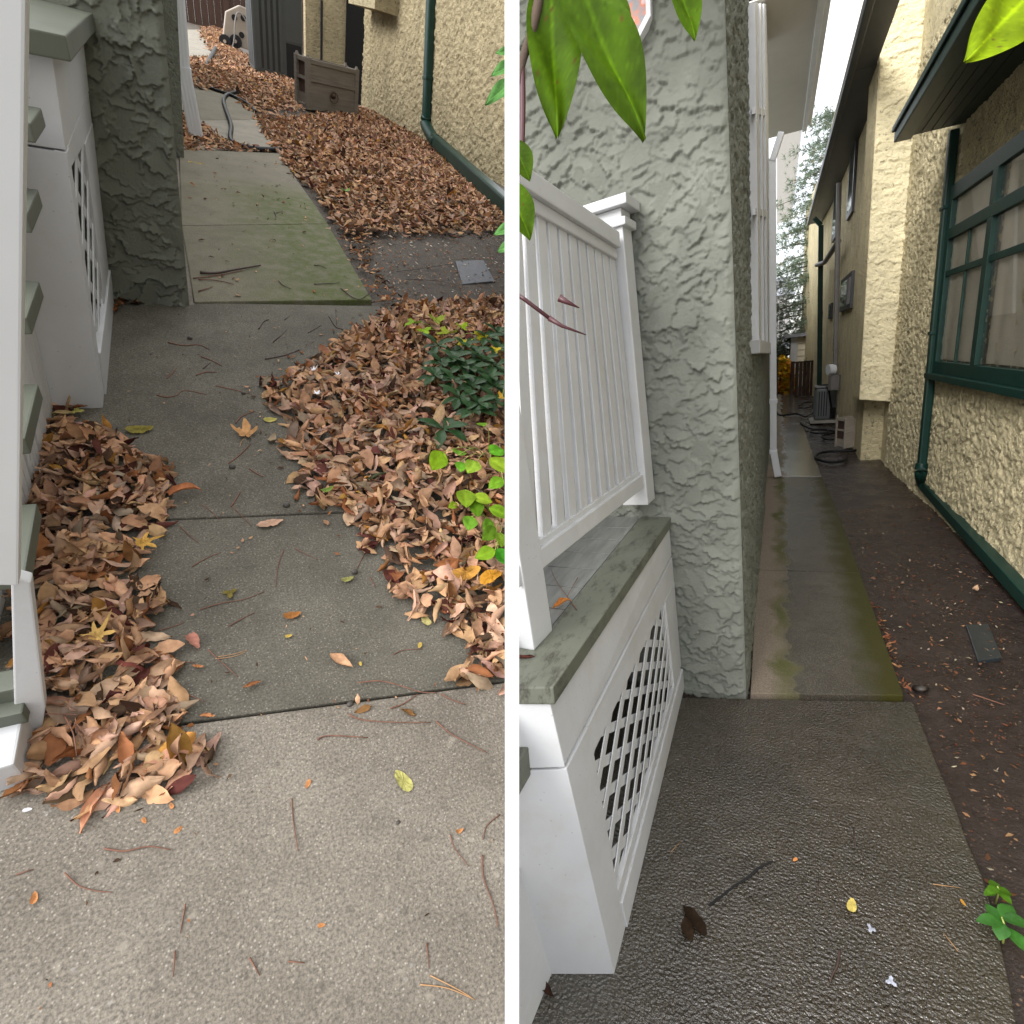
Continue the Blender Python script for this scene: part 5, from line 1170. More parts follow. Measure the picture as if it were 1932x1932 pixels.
# ---------------------------------------------------------------- downspout
db = G(371, 262); yd = db[1]
t = Thing(w, 'downspout', 'white ribbed downspout ending in brown leaves beside the stucco pier', 'downspout', db)
P1, P2 = w.pl(345, 132, 1, yd+.03), w.pl(331, -40, 1, yd+.03)
def ribbed(mb, a, b, wd, th):
    mb.bar(a, b, wd, th, (1, 0, 0))
    for k in range(4): x = (k-1.5)*wd*.24; mb.bar(a+V(x, -th/2-.003, 0), b+V(x, -th/2-.003, 0), wd*.10, .008, (1, 0, 0))
    return mb
t.part('pipe', ribbed(MB(), P1, P2, .155, .10), 'white_metal'); t.part('kick', ribbed(MB(), db+V(0, 0, .02), P1+V(0, -.012, .03), .16, .105), 'white_metal')
t.part('strap', MB().box(P1-V(.088, .062, .02), P1+V(.088, .062, .03)), 'white_metal', bevel=.004)
# ---------------------------------------------------------------- cream house
t = Thing(w, 'cream_house', 'cream roughcast house wall above the bed of brown leaves', 'house', G(796, 262))
A0, A1 = G(700, 212), G(800, 266); A2 = A1+(A1-A0)/np.linalg.norm(A1-A0)*11; A2 = V(A1[0]+.0, -1, 0); wd_ = (A0-A1)/np.linalg.norm(A0-A1); wn2 = V(-wd_[1], wd_[0], 0); wn2 = wn2 if wn2[0] < 0 else -wn2
W2 = lambda y, z=0.0, n=0.0: A1+wd_*((y-A1[1])/wd_[1])+V(0, 0, z)+wn2*n
yend = w.pp(684, 150, A1, wn2)[1]
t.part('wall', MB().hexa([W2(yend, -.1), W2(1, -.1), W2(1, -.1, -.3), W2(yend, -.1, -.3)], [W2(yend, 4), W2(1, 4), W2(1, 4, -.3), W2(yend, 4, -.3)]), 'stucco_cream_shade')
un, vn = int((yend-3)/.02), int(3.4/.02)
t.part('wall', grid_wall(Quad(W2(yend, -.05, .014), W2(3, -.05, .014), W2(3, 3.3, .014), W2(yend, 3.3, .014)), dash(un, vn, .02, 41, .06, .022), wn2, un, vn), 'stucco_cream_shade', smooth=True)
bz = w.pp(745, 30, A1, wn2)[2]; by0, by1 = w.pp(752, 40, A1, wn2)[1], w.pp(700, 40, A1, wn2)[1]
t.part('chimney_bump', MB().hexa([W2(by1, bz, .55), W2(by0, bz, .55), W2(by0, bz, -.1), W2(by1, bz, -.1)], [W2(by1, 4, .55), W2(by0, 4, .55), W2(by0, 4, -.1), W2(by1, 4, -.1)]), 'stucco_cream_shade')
yb_ = yend+1.0; F_ = lambda x, y, d=0.0: w.pl(x, y, 1, yb_+d)
xl_, xr_ = F_(577, 100)[0], F_(690, 100)[0]
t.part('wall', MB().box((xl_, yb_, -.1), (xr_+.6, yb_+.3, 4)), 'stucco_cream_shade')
t.part('gap_shade', MB().box((F_(651, 100)[0], yb_-.03, -.1), (F_(686, 100)[0], yb_-.002, 4)), 'shadow_gap')  # black sheet painting the unlit gap beside the wall
t.part('conduit', MB().tube([F_(606, 160, -.05), F_(607, 0, -.05)], .03, 8), 'black_rubber')
t.part('eave', MB().hexa([W2(yend, 4.0, .7), W2(1, 4.0, .7), W2(1, 4.0, -.3), W2(yend, 4.0, -.3)], [W2(yend, 4.1, .7), W2(1, 4.1, .7), W2(1, 4.1, -.3), W2(yend, 4.1, -.3)]), 'green_eave')
d0 = w.pp(804, 232, A1+wn2*.09, wn2); d1 = w.pp(812, 20, A1+wn2*.09, wn2); dv = (d1-d0)/np.linalg.norm(d1-d0)
t = Thing(w, 'green_downspout', 'dark green downspout running into a low drain pipe along the leaf bed', 'downspout', V(d0[0], d0[1], 0))
ew = d0-d1; t.part('pipe', MB().bar(d0+dv*.05, d1+dv*.4, .17, .15, wd_), 'green_paint', bevel=.03)
dr0, dr1 = w.g(818, 262, .18), w.g(960, 392, .13); dd = dr1-dr0
t.part('drain_pipe', MB().bar(dr0+dd*.01, dr0+dd*1.15, .21, .18, V(0, 0, 1)), 'green_paint', bevel=.03)
t.part('elbow', MB().tube([d0+dv*.12, d0-dv*.04, dr0-dd*.01, dr0+dd*.06], .115, 14, smooth=6), 'green_paint', smooth=True)
p = d0+dv*.75; t.part('strap', MB().bar(p-dv*.03, p+dv*.03, .19, .17, wd_), 'green_paint', bevel=.01)
# ---------------------------------------------------------------- condenser, planter, reel, fence, hoses
condenser(w, [(480, 137), (572, 137), (464, -60)], 'shade-toned grey louvred air conditioner condenser standing in dry brown leaves', 'ac_grey_shaded')
planter(w, (580, 207), (676, 197), (572, 106), .42, 'weathered grey planter box with ring handle standing on dry leaves', 'box_wood_shaded')
yf2 = G(400, 52)[1]
t = Thing(w, 'wooden_fence', 'dark brown board fence across the far end of the dry walk', 'fence', G(380, 50))
xa, xb_ = w.pl(330, 40, 1, yf2)[0], w.pl(640, 40, 1, yf2)[0]
for k in range(26): t.part('board', MB().box((xa+(xb_-xa)*k/26, yf2+.006*(k%2), -.1), (xa+(xb_-xa)*(k+1)/26-.003, yf2+.04, 3.4)), 'fence_brown', bevel=.006)
t.part('post', MB().box((w.pl(424, 40, 1, yf2)[0], yf2-.14, -.1), (w.pl(434, 40, 1, yf2)[0], yf2-.02, 2.6)), 'fence_brown', bevel=.01)
rb = G(436, 92); yr_ = rb[1]
t = Thing(w, 'hose_reel', 'tan plastic hose reel cart on two black wheels by the condenser', 'hose reel', rb)
Y = lambda x, y, d=0.0: w.pl(x, y, 1, yr_+d)
body = [Y(420, 78), Y(470, 95), Y(476, 20), Y(452, 10), Y(426, 22)]
t.part('body', MB().ext(body, V(0, .35, 0)), 'reel_tan', bevel=.03)
for x, y, d in ((425, 78, -.12), (445, 78, -.06)):
    c = Y(x, y, d); c[2] = max(c[2], .17); wl_ = t.part('wheel', MB().disc(c, V(.25, 1, 0), .19, .12, 22), 'black_rubber', bevel=.012); t.part('hub', MB().disc(c-V(.02, .075, 0), V(.25, 1, 0), .05, .04, 14), 'reel_tan', wl_)
for x, y in ((442, 33), (459, 34), (456, 66)): t.part('opening', MB().disc(Y(x, y, -.012), V(0, 1, 0), .085, .02, 16), 'shadow_gap')
t.part('handle', MB().tube([Y(429, 110, -.2), Y(441, 80, -.25), Y(443, 45, -.2), Y(448, 24, -.1), Y(460, 32, -.1), Y(472, 62, -.1), Y(478, 90, 0)], .022, 7, smooth=4), 'grey_pipe', smooth=True)
za = lambda L_: [(22.6+.7547*(400+x*.2226)/1.0*1.0, 22.6+y*.168) for x, y in L_]
zb_ = lambda x, y: (430*.7547+x*.16797, 22.6+y*.16797)
hp_ = lambda L_: [w.g(*zb_(x, y), .03) for x, y in L_]
single(w, 'garden_hose', 'black hose curving across the dry walk beside the downspout', 'hose', MB().tube(hp_([(1215, 1545), (1000, 1540), (820, 1515), (690, 1470), (655, 1400), (665, 1280), (625, 1150), (585, 1030), (585, 970), (620, 930), (700, 905), (820, 885), (940, 850)]), .030, 8, smooth=6), 'black_rubber', smooth=True)
single(w, 'garden_hose', 'black hose lying diagonally over the walk under the curving hose', 'hose', MB().tube(hp_([(420, 850), (530, 890), (640, 925), (760, 980), (860, 1035), (910, 1080), (935, 1115)]), .028, 8, smooth=6), 'black_rubber', smooth=True)
single(w, 'garden_hose', 'short dark hose end rising from the leaves near the reel cart', 'hose', MB().tube([w.g(*zb_(375, 615), .04), w.g(*zb_(420, 530), .09), w.g(*zb_(490, 400), .10)], .045, 8, smooth=5), 'black_rubber', smooth=True)
c = G(448, 122); single(w, 'splash_block', 'pale plastic splash block half buried in leaves by the condenser', 'splash block', MB().ext([w.g(447, 120, .05), w.g(470, 120, .05), w.g(472, 130, .03), w.g(455, 130, .03)], V(0, 0, -.06)), 'white_metal', bevel=.01)
single(w, 'slate_paver', 'bluish grey square slate lying in the dry soil', 'paver', MB().ext([w.g(859, 492, -.022), w.g(912, 490, -.022), w.g(934, 530, -.022), w.g(872, 536, -.022)], V(0, 0, -.04)), 'slate', bevel=.006)
# ---------------------------------------------------------------- dead leaves
heap = [(116, 765), (150, 772), (150, 800), (215, 832), (295, 868), (318, 905), (312, 955), (300, 985), (255, 1050), (285, 1105), (312, 1140), (296, 1190), (305, 1270), (330, 1350), (385, 1410), (385, 1465), (340, 1500), (235, 1520), (80, 1518), (10, 1500), (10, 1420), (60, 1390), (30, 1090), (45, 955), (85, 850)]
heapW = [G(*p) for p in heap]
h1, T1 = litter(w, 'leaf_litter', heapW, 1500, .045, .10, 8, 5, 'curled dead leaves heaped along the porch steps', .62, (.065, .118), skip=140, jag=.018, asp=(.36, .58))
own_leaves(w, h1, T1, 'in the heap beside the porch steps')
drift = [(705, 606), (740, 588), (800, 575), (960, 566), (1100, 700), (1100, 1420), (960, 1330), (905, 1300), (862, 1282), (905, 1250), (865, 1210), (835, 1165), (795, 1168), (758, 1130), (750, 1090), (705, 1065), (690, 1000), (640, 965), (575, 945), (560, 900), (585, 890), (540, 850), (545, 800), (505, 765), (500, 730), (560, 700), (620, 665), (650, 640)]
driftW = [G(*p) for p in drift]
h2, T2 = litter(w, 'leaf_litter', driftW, 1150, .06, .16, 8, 5, 'curled dead leaves drifted between the walk and the green plants', .62, (.07, .122), skip=140, jag=.02, asp=(.36, .56))
own_leaves(w, h2, T2, 'in the drift right of the walk')
bed = [(528, 292), (500, 244), (480, 222), (570, 224), (620, 216), (690, 205), (800, 268), (960, 405), (960, 432), (880, 440), (700, 441), (655, 445), (640, 430), (600, 365), (560, 330)]
litter(w, 'leaf_litter', [G(*p) for p in bed], 520, .07, .3, 5, 4, 'dead leaves covering the bed below the cream wall', .55, (.085, .15), jag=.06)
bed2 = [(365, 168), (345, 130), (355, 112), (420, 108), (400, 96), (380, 54), (420, 50), (440, 90), (480, 120), (485, 140), (570, 150), (570, 205), (478, 214), (455, 182), (410, 172)]
litter(w, 'leaf_litter', [G(*p) for p in bed2], 300, .07, .3, 4, 3, 'dead leaves around the condenser and over the far walk', .5, (.10, .17), jag=.1)
bed3 = [(343, 286), (343, 210), (358, 215), (375, 235), (420, 262), (450, 275), (520, 290), (470, 288), (400, 280)]
litter(w, 'leaf_litter', [G(*p) for p in bed3], 420, .05, .2, 5, 4, 'dead leaves under the foot of the white downspout', .5, (.08, .14), jag=.05)
litter(w, 'leaf_litter', [G(*p) for p in ((208, 585), (216, 566), (300, 566), (290, 572), (245, 580), (222, 600))], 900, .02, .05, 6, 4, 'dead leaves caught at the foot of the stucco pier', .5, (.05, .09), jag=.01, pal=[(RUST, .5), (DARK, .3), (TAN, .2)])
deb = [(640, 440), (700, 442), (705, 500), (760, 560), (790, 580), (700, 606), (725, 578), (695, 540), (660, 480)]
litter(w, 'leaf_litter', [G(*p) for p in deb], 500, .015, .1, 5, 3, 'thin leaf bits along the mossy slab edge', .35, (.03, .085), jag=.04, pal=[(RUST, .4), (TAN, .3), (DARK, .3)])
P, _ = sample([G(*p) for p in ((650, 445), (952, 430), (952, 570), (760, 575))], 260, jag=.03); N = len(P)
S = leaf_shapes(N, 3, 3, (.012, .045), (.2, .6), roll=.8, crumple=.001); W = np.einsum('nij,nkj->nki', rotmats(N, .3), S); W[..., 0] += P[:, 0:1]; W[..., 1] += P[:, 1:2]; W[..., 2] += -.028+rng.random((N, 1))*.01
_, C = pick(N, [(RUST, .4), (TAN, .3), ((.5, .45, .38), .3)])
setting(w, 'leaf_crumbs', (W.reshape(-1, 3), (leaf_tpl(3, 3)[None]+(np.arange(N)*9)[:, None, None]).reshape(-1, 4)), 'dry_leaf', 'stuff', 'leaf crumbs on the dry soil around the slate', col=np.repeat(C, 9, 0))
# single leaves on the dry walk
z4 = lambda x, y: (22.6+.2461*x, 483+.2461*y)
z5 = lambda x, y: (483+.2461*x, 483+.2461*y)
z6 = lambda x, y: (22.6+.2461*x, 951+.2461*y)
z7 = lambda x, y: (483+.2461*x, 951+.2461*y)
z8 = lambda x, y: (22.6+.4844*x, 1426.4+.4844*y)
LL = lambda p, *a, **k: lay_leaf(w, p[0], p[1], *a, **k)
LL(z6(1005, 300), 'maple', .10, V(0.488, 0.281, 0.067), 'yellow maple leaf lying on the edge of the heap', yaw=20, z=.035, curl=.1, tilt=.2, stem=.03)
LL(z6(650, 1010), 'maple', .095, V(0.444, 0.281, 0.089), 'tan maple leaf full of holes inside the heap', yaw=50, z=.065, curl=.2, tilt=.2)
LL(z4(1790, 1375), 'oak', .115, V(0.459, 0.252, 0.111), 'pale orange lobed leaf alone on the middle slab', yaw=80, curl=.25, stem=.06)
LL(z4(1330, 1818), 'curl', .125, V(0.407, 0.163, 0.074), 'long rust orange leaf pointing away from the heap', yaw=12, z=.02)
LL(z6(1390, 1060), 'curl', .075, V(0.311, 0.141, 0.104), 'rolled brown leaf standing alone beside the heap', yaw=-65)
LL(z7(278, 855), 'oval', .055, V(0.266, 0.111, 0.033), 'small oval rust leaf on the middle slab', yaw=0, curl=.12)
LL(z7(655, 1205), 'curl', .085, V(0.429, 0.252, 0.148), 'bent pale tan leaf alone on the middle slab', yaw=-50)
LL(z8(1523, 98), 'oval', .068, V(0.370, 0.348, 0.118), 'yellow green oval leaf on the near slab', yaw=110, curl=.1)
LL(z6(1670, 685), 'trefoil', .05, V(0.148, 0.118, 0.030), 'olive leaf bit by the long twig', yaw=30, curl=.5)
LL(z7(700, 580), 'oval', .045, V(0.222, 0.215, 0.074), 'small olive leaf next to a dark seed', yaw=5, curl=.2)
LL(z7(110, 152), 'curl', .095, V(0.429, 0.266, 0.185), 'pinkish boat shaped leaf near the slab joint', yaw=8)
LL(z4(985, 1338), 'oval', .10, V(0.200, 0.170, 0.041), 'narrow olive leaf across the shaded slab', yaw=5, curl=.1, stem=.05)
LL(z4(500, 1190), 'trefoil', .055, V(0.385, 0.348, 0.104), 'yellow leaf at the foot of the white corner board', yaw=100, z=.03, curl=.3)
LL(z5(110, 1260), 'oval', .06, V(0.385, 0.333, 0.096), 'yellow green leaf at the edge of the drift', yaw=0, curl=.1)
LL(z7(1300, 890), 'oval', .055, V(0.355, 0.311, 0.126), 'pale olive oval leaf at the drift edge', yaw=100, z=.01, curl=.15)
LL((370, 309), 'oval', .15, V(0.370, 0.266, 0.074), 'yellow leaf on the far slab by the pier', yaw=5, curl=.12)
LL(z7(1610, 535), 'oval', .115, V(0.429, 0.215, 0.044), 'broad golden orange leaf half under the green seedlings', yaw=5, z=.075, curl=.2)
LL(z7(1800, 565), 'oval', .105, V(0.429, 0.200, 0.022), 'deep orange leaf at the right under the seedlings', yaw=20, z=.085, curl=.2)
LL(z5(545, 1795), 'oval', .055, V(0.148, 0.222, 0.044), 'small green leaf on top of the drift', yaw=20, z=.07, mat='green_leaf'); LL(z5(930, 1690), 'curl', .10, V(0.096, 0.111, 0.059), 'dark olive leaf lying on the drift', yaw=25, z=.08)
LL((652, 361), 'oval', .12, V(0.207, 0.370, 0.104), 'bright green leaf on the brown leaf bed', yaw=30, z=.08, mat='green_leaf')
for p, s in (((1255, 1085), .024), ((250, 1012), .022), ((800, 1225), .016)): LL(z7(*p), 'oval', s, V(0.444, 0.311, 0.074), 'tiny yellow leaf flake on the dry concrete', curl=.1, group='leaf crumbs on the dry walk')
for p, lb in ((z5(438, 876), 'white petal at the left tip of the drift'), (z5(633, 915), 'larger white petal on the drift'), (z5(462, 1058), 'white petal lower down on the drift')): LL(p, 'oak', .04, V(.85, .85, .9), lb, z=.065, curl=.5, mat='glossy_leaf', name='petal')
LL(z8(60, 210), 'oval', .018, V(0.629, 0.629, 0.666), 'white fleck on the near slab below the heap', name='petal')
for p in ((515, 252), (648, 288), (622, 195), (88, 555), (1205, 660), (1742, 293), (415, 205), (1152, 110)): LL(z8(*p), 'oval', rng.uniform(.014, .024), V(0.407, 0.185, 0.074), 'small orange leaf crumb on the near slab', curl=.3, name='leaf_crumb', group='leaf crumbs on the dry walk')
for p in ((1430, 1250), (1270, 1270), (1840, 1390), (1500, 1630)): LL(z6(*p), 'curl', rng.uniform(.025, .05), V(0.444, 0.200, 0.089), 'orange leaf shred between heap and slab joint', name='leaf_crumb', group='leaf crumbs on the dry walk')
for p in ((820, 1580), (1165, 1600)): LL(z7(*p), 'curl', .05, V(0.185, 0.096, 0.037), 'small dark brown leaf bit by the slab joint', name='leaf_crumb', group='leaf crumbs on the dry walk')
def seed(p, r, lb):
    b = G(*p); r *= .62; mb = MB(); ring = []
    for k in range(1, 6):
        a = math.pi*k/6; ring.append([b+V(-math.cos(a)*r*1.25, 0, r*.8)+V(0, math.sin(a)*r*math.cos(q), math.sin(a)*r*.9*math.sin(q))*(1+.08*math.sin(5*q+k)) for q in np.linspace(0, 6.283, 10)[:-1]])
    for k in range(4):
        for q in range(9): mb.face([ring[k][q], ring[k][(q+1) % 9], ring[k+1][(q+1) % 9], ring[k+1][q]])
    mb.face(ring[0]); mb.face(ring[-1]); single(w, 'seed', lb, 'seed', mb, 'pebble', base=b, group='dark seeds on the dry walk', smooth=True, weld=True)
for p, r in ((z4(1365, 640), .018), (z4(1690, 1628), .018), (z4(1775, 1060), .014), (z7(755, 530), .016), (z7(720, 1545), .014), (z8(972, 314), .006), (z8(1503, 262), .009), (z8(557, 914), .005), (z8(1494, 968), .006), (z7(235, 20), .018)): seed(p, r, 'small dark seed on the dry concrete')
# twigs
near = [[(205, 455), (260, 505), (330, 525), (390, 530)], [(360, 360), (440, 370), (530, 352), (618, 365)], [(675, 575), (668, 620), (655, 690)], [(635, 760), (628, 860)], [(1090, 165), (1095, 250), (1115, 370)], [(1900, 228), (1850, 270), (1835, 325)], [(1832, 385), (1836, 470), (1875, 580), (1893, 665)], [(1707, 305), (1725, 360), (1780, 430)], [(1615, 728), (1625, 825)], [(925, 785), (965, 855)], [(1075, 800), (1140, 805)], [(15, 462), (85, 440)]]
for k, q_ in enumerate(near): twig(w, [z8(*p) for p in q_], .0022 if k not in (1, 6) else .003, 'thin reddish brown twig on the near slab', 'twigs on the near slab', z=.006)
for q_ in ([(1590, 890), (1700, 905), (1805, 950)], [(1630, 855), (1720, 900), (1790, 940)]): twig(w, [z8(*p) for p in q_], .0018, 'tan pine needle at the lower right of the near slab', 'pine needles on the near slab', 'pine_straw', z=.006, name='pine_needle', cat='needle')
j_ = [[(710, 1610), (800, 1650), (1000, 1670), (1340, 1675)], [(1380, 1665), (1480, 1750), (1600, 1820), (1770, 1905)], [(780, 1370), (950, 1355), (1100, 1390), (1260, 1440), (1390, 1445)], [(1030, 1565), (1130, 1530), (1240, 1455)], [(1420, 1455), (1500, 1500), (1610, 1535)], [(470, 1805), (560, 1775), (860, 1790)]]
for q_ in j_: twig(w, [z7(*p) for p in q_], .0032, 'reddish twig lying around the open slab joint', 'twigs around the slab joint', z=.006)
mid7 = [[(210, 355), (170, 470), (150, 640)], [(1050, 1155), (1130, 1120), (1280, 1110)], [(840, 360), (800, 440), (770, 500)], [(870, 560), (920, 640)], [(300, 340), (400, 390), (480, 425)]]
for q_ in mid7: twig(w, [z7(*p) for p in q_], .0022, 'thin brown twig on the middle slab', 'twigs on the middle slab')
mid6 = [[(1440, 810), (1600, 760), (1780, 730), (1932, 670)], [(1660, 935), (1780, 870), (1860, 830)], [(1505, 1115), (1570, 1180), (1650, 1250), (1730, 1325)], [(1120, 1360), (1250, 1390), (1330, 1450), (1480, 1515)], [(1180, 1490), (1250, 1560), (1360, 1605)], [(1120, 970), (1230, 940), (1320, 905)], [(1170, 1205), (1400, 1215)], [(1380, 480), (1480, 420), (1600, 370)], [(1290, 170), (1350, 230), (1430, 295)], [(1680, 10), (1750, 80), (1840, 170)], [(1450, 0), (1530, 60), (1590, 120)], [(75, 1640), (220, 1610), (400, 1610), (500, 1615)]]
for q_ in mid6[:-1]: twig(w, [z6(*p) for p in q_], .0025, 'thin brown twig on the middle slab', 'twigs on the middle slab')
twig(w, [z6(*p) for p in mid6[-1]], .003, 'long reddish leaf stalk across the heap', 'stalks on the heap', z=.06)
twig(w, [z6(*p) for p in ((400, 1620), (470, 1760), (495, 1932))], .003, 'reddish forked stalk on the heap', 'stalks on the heap', z=.06)
for q_ in ([(1580, 1170), (1700, 1150), (1800, 1120)], [(1560, 1185), (1680, 1172), (1790, 1135)]): twig(w, [z6(*p) for p in q_], .0016, 'tan pine needle on the middle slab', 'pine needles on the middle slab', 'pine_straw', name='pine_needle', cat='needle')
up4 = [[(1195, 660), (1310, 685), (1430, 680), (1515, 715)], [(1450, 770), (1540, 805), (1605, 840)], [(1465, 865), (1520, 815)], [(1110, 1065), (1180, 1080), (1260, 1070), (1320, 1030), (1490, 1060)], [(1565, 995), (1700, 1025), (1840, 1060)], [(1185, 940), (1240, 890), (1260, 850)], [(1715, 1280), (1760, 1230), (1860, 1190)], [(1660, 1590), (1740, 1530), (1830, 1440)], [(1820, 1630), (1900, 1680), (1932, 1690)], [(1680, 1920), (1720, 1860), (1755, 1800)], [(1410, 915), (1480, 890), (1570, 890)]]
for q_ in up4: twig(w, [z4(*p) for p in q_], .0042, 'brown twig on the shaded slab before the pier', 'twigs before the pier', 'twig' if len(q_) > 2 else 'twig_dark')
gr = [[(1440, 125), (1560, 130), (1700, 105), (1905, 70)], [(1390, 170), (1560, 150), (1770, 110)], [(1430, 180), (1560, 185), (1700, 215)], [(1430, 270), (1540, 235)]]
twig(w, [z4(*p) for p in gr[0]], .014, 'thick broken brown stick on the mossy slab', 'sticks on the mossy slab', 'twig_dark', z=.016)
for q_ in gr[1:]: twig(w, [z4(*p) for p in q_], .006, 'thin reddish stick beside the thick one on the mossy slab', 'sticks on the mossy slab', z=.016)
g5 = [[(445, 215), (560, 210), (640, 205)], [(650, 245), (730, 310), (800, 330), (870, 280)], [(175, 190), (210, 225), (265, 250)], [(445, 70), (500, 75), (540, 95)]]
for q_ in g5: twig(w, [z5(*p) for p in q_], .0055, 'dark twig near the right edge of the mossy slab', 'twigs on the mossy slab edge', 'twig_dark', z=.016)
d5 = [[(70, 790), (220, 760), (330, 720)], [(560, 460), (610, 540), (660, 560), (740, 590)], [(610, 400), (620, 530)], [(400, 590), (500, 530)], [(130, 660), (230, 575)], [(20, 560), (60, 500), (100, 488)], [(220, 490), (262, 455)]]
for q_ in d5: twig(w, [z5(*p) for p in q_], .006 if len(q_) > 2 else .004, 'dark brown twig between the slab and the upper drift', 'twigs by the upper drift', 'twig_dark')
twig(w, [(517, 398), (521, 408), (519, 414)], .006, 'small forked dark twig on the green stain', 'twigs on the green stain', 'twig_dark', z=.016); twig(w, [(520, 402), (536, 397)], .004, 'side shoot of a small forked twig', 'twigs on the green stain', 'twig_dark', z=.016)
twig(w, [z5(1080, 120), z5(1300, 90), z5(1500, 60)], .004, 'thin dark twig on the bare soil left of the slate', 'twigs on the bare soil', 'twig_dark', z=-.02); twig(w, [z5(1150, 180), z5(1400, 190), z5(1600, 240)], .004, 'thin dark twig on the bare soil before the slate', 'twigs on the bare soil', 'twig_dark', z=-.02)
# ---------------------------------------------------------------- green plants
def rosette(w, p, z, n, size, col, label, group):
    b = w.g(*p, z); t = Thing(w, 'pachysandra', label, 'plant', V(b[0], b[1], 0), group); b = np.array(b)
    t.part('stem', MB().tube([V(b[0]+.015, b[1], -.03), b], .004, 6, .003), 'stem_green')
    for k in range(n):
        a = 6.283*k/n+rng.uniform(-.3, .3); el_ = rng.uniform(-.1, .55) if k % 3 else .8; d = V(math.cos(a), math.sin(a), el_)
        vs, fs = blade(b, d, V(0, 0, 1), size*rng.uniform(.75, 1.1), size*.42, .25, .35, 7, 5, 1.35); t.part('leaf', (vs, fs), 'glossy_leaf', smooth=True, col=np.tile(np.clip(col*(1+rng.normal(0, .15)), 0, 1), (len(vs), 1)))
PC = V(.020, .055, .016)
for k, p in enumerate([(1680, 740), (1430, 830), (1640, 870), (1830, 850), (1850, 590), (1400, 690), (1520, 960), (1650, 1000), (1820, 1000), (1560, 1090), (1700, 1130), (1840, 1120), (1770, 630), (1660, 1190), (1370, 920), (1520, 790), (1740, 800), (1790, 930), (1570, 850), (1860, 720), (1600, 690)]):
    rosette(w, z5(*p), .13, 8, .115, PC, 'dark green pachysandra rosette in the patch right of the drift', 'pachysandra rosettes right of the drift')
rosette(w, z5(1440, 1330), .09, 6, .14, PC*1.05, 'lone pachysandra sprig below the dark green patch', None)
def sapling(name, label, leaves, root, zr, col, kind='blade', mat='green_leaf'):
    b = G(*root); t = Thing(w, name, label, 'plant', b); top = []
    st = MB()
    for k, (p, s, yaw, z) in enumerate(leaves):
        c = w.g(*p, z); s = s*1.5; d = V(math.cos(math.radians(yaw)), math.sin(math.radians(yaw)), rng.uniform(-.25, .15)); cc = np.clip(col*(1+rng.normal(0, .24))*V(1+rng.normal(0, .25), 1, 1+abs(rng.normal(0, .8))), 0, 1)
        if kind == 'blade':
            st_ = c-d*s*.5; vs, fs = blade(st_, d, V(0, -.35, 1)+rng.normal(0, .15, 3), s, s*.74, .16, .12, 9, 7, .82)
            cl = np.tile(cc, (len(vs), 1)); cl[np.arange(len(vs)) % 7 == 3] *= 1.25
        else:
            vs, fs = flat_leaf('trefoil', s, .25); vs = vs @ np.array(Matrix.Rotation(math.radians(yaw), 3, 'Z') @ Matrix.Rotation(.25, 3, 'X')).T+c; cl = np.tile(cc, (len(vs), 1)); st_ = c
        t.part('leaf', (vs, fs), mat, smooth=True, col=np.clip(cl, 0, 1)); top.append(st_)
        bb_ = V(b[0], b[1], -.03); mid = bb_*.45+st_*.55; mid[2] = st_[2]*.75; st.tube([bb_, mid, st_], .0032, 6, .0016, smooth=4)
    t.part('stem', st, 'stem_green', smooth=True); return t
LG = V(.16, .32, .012)
sapling('seedling_tree', 'bright green seedling with broad oval leaves above the drift', [(z5(1395, 1565), .078, 230, .20), (z5(1560, 1500), .058, 60, .22), (z5(1570, 1610), .05, 250, .17), (z5(1660, 1610), .068, 225, .19), (z5(1728, 1285), .045, 85, .25), (z5(1850, 1490), .07, 20, .20), (z5(1870, 1600), .075, 300, .18), (z5(1840, 1740), .055, 200, .17)], z5(1790, 1540), 0, LG)
sapling('seedling_tree', 'lower bright green seedling with toothed leaves at the right edge', [(z5(1610, 1850), .075, 250, .17), (z5(1740, 1860), .055, 330, .17), (z7(1690, 25), .06, 260, .15), (z7(1640, 140), .058, 240, .14), (z7(1780, 160), .05, 220, .14), (z7(1790, 225), .055, 210, .13), (z7(1755, 380), .055, 180, .12), (z7(1880, 270), .05, 250, .12), (z7(1870, 60), .06, 330, .16), (z7(1890, 400), .05, 280, .1), (z7(1510, 10), .03, 200, .12)], z7(1880, 180), 0, LG*V(.9, .95, 1))
sapling('maple_seedling', 'lime yellow maple seedling over the upper drift', [(z5(1200, 510), .085, 200, .16), (z5(1380, 495), .085, 20, .16), (z5(1295, 570), .075, 270, .14), (z5(1460, 590), .11, 200, .14), (z5(1580, 545), .07, 40, .16), (z5(1590, 650), .10, 230, .13), (z5(1720, 610), .075, 0, .14)], z5(1480, 640), 0, V(0.266, 0.311, 0.015), 'lobed')
sapling('weed', 'yellow leaf cluster at the right edge among dark leaves', [(z5(1840, 715), .05, 10, .2), (z5(1890, 1085), .06, 100, .18)], z5(1900, 900), 0, V(0.444, 0.370, 0.022), 'lobed')
t = Thing(w, 'shrub_branch', 'smooth green shrub leaves reaching in at the right edge before the cream wall', 'branch', w.at(945, 300, 1.2))
zc3 = lambda x, y: (640*.7547+x*.2461, 22.6+y*.2461)
for b_, tip, wd__ in (((1960, 300), (1835, 305), 60), ((1980, 400), (1800, 470), 110), ((1985, 520), (1755, 690), 120), ((2000, 1640), (1820, 1690), 105), ((1990, 1770), (1850, 1830), 90)):
    leaf_px(t, w, zc3(*b_), zc3(*tip), wd__*.2461, 1.2, V(.07, .18, .045))
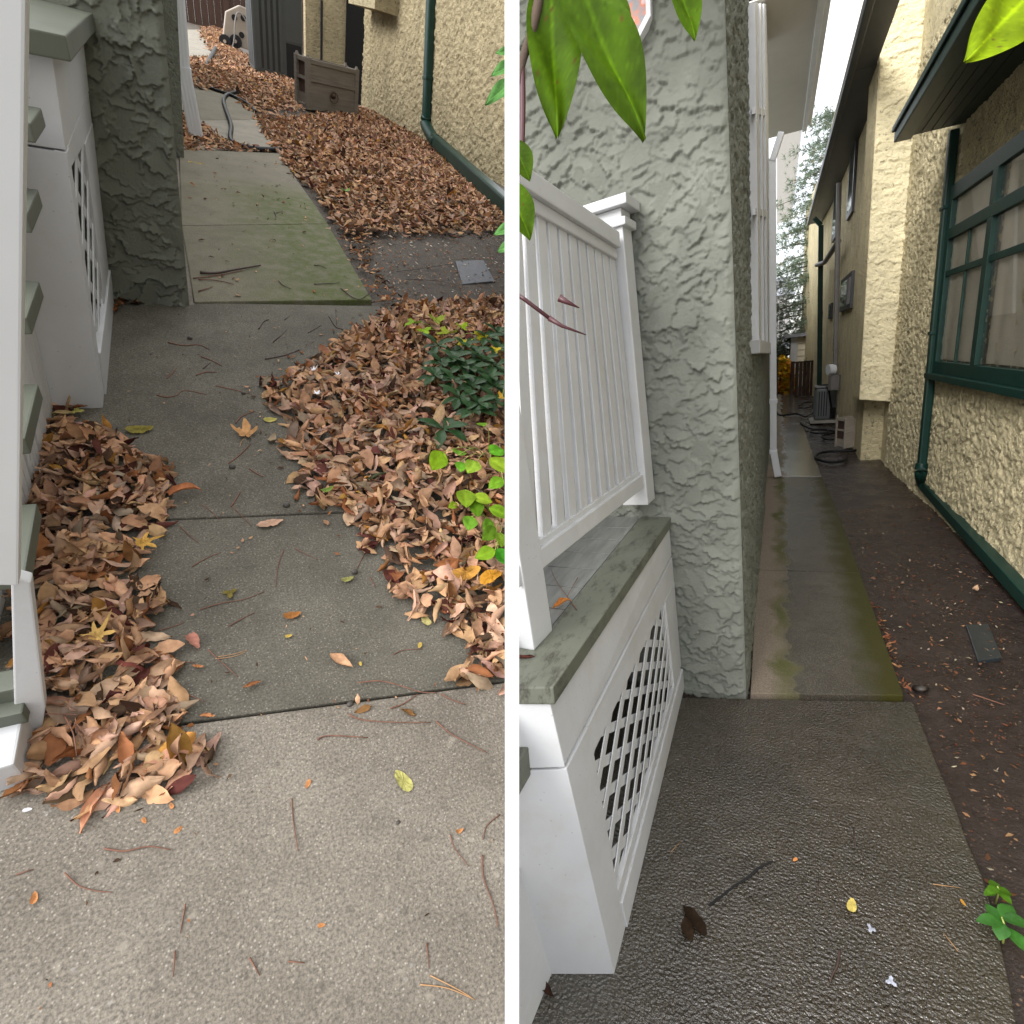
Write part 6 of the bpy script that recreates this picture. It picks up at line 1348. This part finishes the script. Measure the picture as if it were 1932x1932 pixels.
t.part('stem', MB().tube([w.at(966, 60, 1.22), w.at(953, 110, 1.22), w.at(950, 130, 1.215)], .003, 6), 'stem_green')

# crumbs and grit that gather in joints and beside the heaps
def crumbs(poly, dens, size, label, pal=((TAN, .4), (RUST, .35), (DARK, .25)), z=.008, jag=.02):
    P, _ = sample([G(*p) for p in poly], dens, jag=jag); N = len(P)
    S = leaf_shapes(N, 4, 3, size, (.2, .7), roll=1.2, crumple=.0008); W = np.einsum('nij,nkj->nki', rotmats(N, .35), S); W[..., 2] -= W[..., 2].min(1)[:, None]; W[..., 0] += P[:, 0:1]; W[..., 1] += P[:, 1:2]; W[..., 2] += z
    _, C = pick(N, list(pal)); setting(w, 'leaf_crumbs', (W.reshape(-1, 3), (leaf_tpl(4, 3)[None]+(np.arange(N)*12)[:, None, None]).reshape(-1, 4)), 'dry_leaf', 'stuff', label, col=np.repeat(C, 12, 0))
crumbs([(330, 1372), (620, 1322), (900, 1284), (902, 1294), (620, 1336), (332, 1384)], 700, (.006, .035), 'leaf crumbs caught in the open slab joint', jag=.012)
crumbs([(300, 1190), (345, 1330), (420, 1420), (420, 1480), (330, 1540), (80, 1560), (60, 1530), (330, 1480)], 420, (.008, .03), 'leaf crumbs spilled around the foot of the heap')
crumbs([(700, 590), (640, 640), (560, 690), (480, 740), (520, 830), (550, 930), (640, 985), (740, 1110), (780, 1190), (740, 1180), (600, 1010), (520, 940), (490, 830), (460, 730), (560, 650)], 240, (.008, .04), 'leaf crumbs along the edge of the drift')
crumbs([(230, 590), (690, 585), (560, 700), (480, 960), (760, 1290), (340, 1340), (340, 900), (220, 800)], 60, (.004, .02), 'fine grit and leaf crumbs on the middle slab', pal=((DARK, .6), (TAN, .4)))
crumbs([(0, 1560), (420, 1480), (960, 1310), (960, 1932), (0, 1932)], 50, (.003, .012), 'fine grit on the near slab', pal=((DARK, .5), (RUST, .3), (GREYT, .2)))
crumbs([(360, 290), (520, 300), (690, 565), (370, 570)], 26, (.01, .05), 'leaf crumbs on the mossy slab', z=.02)
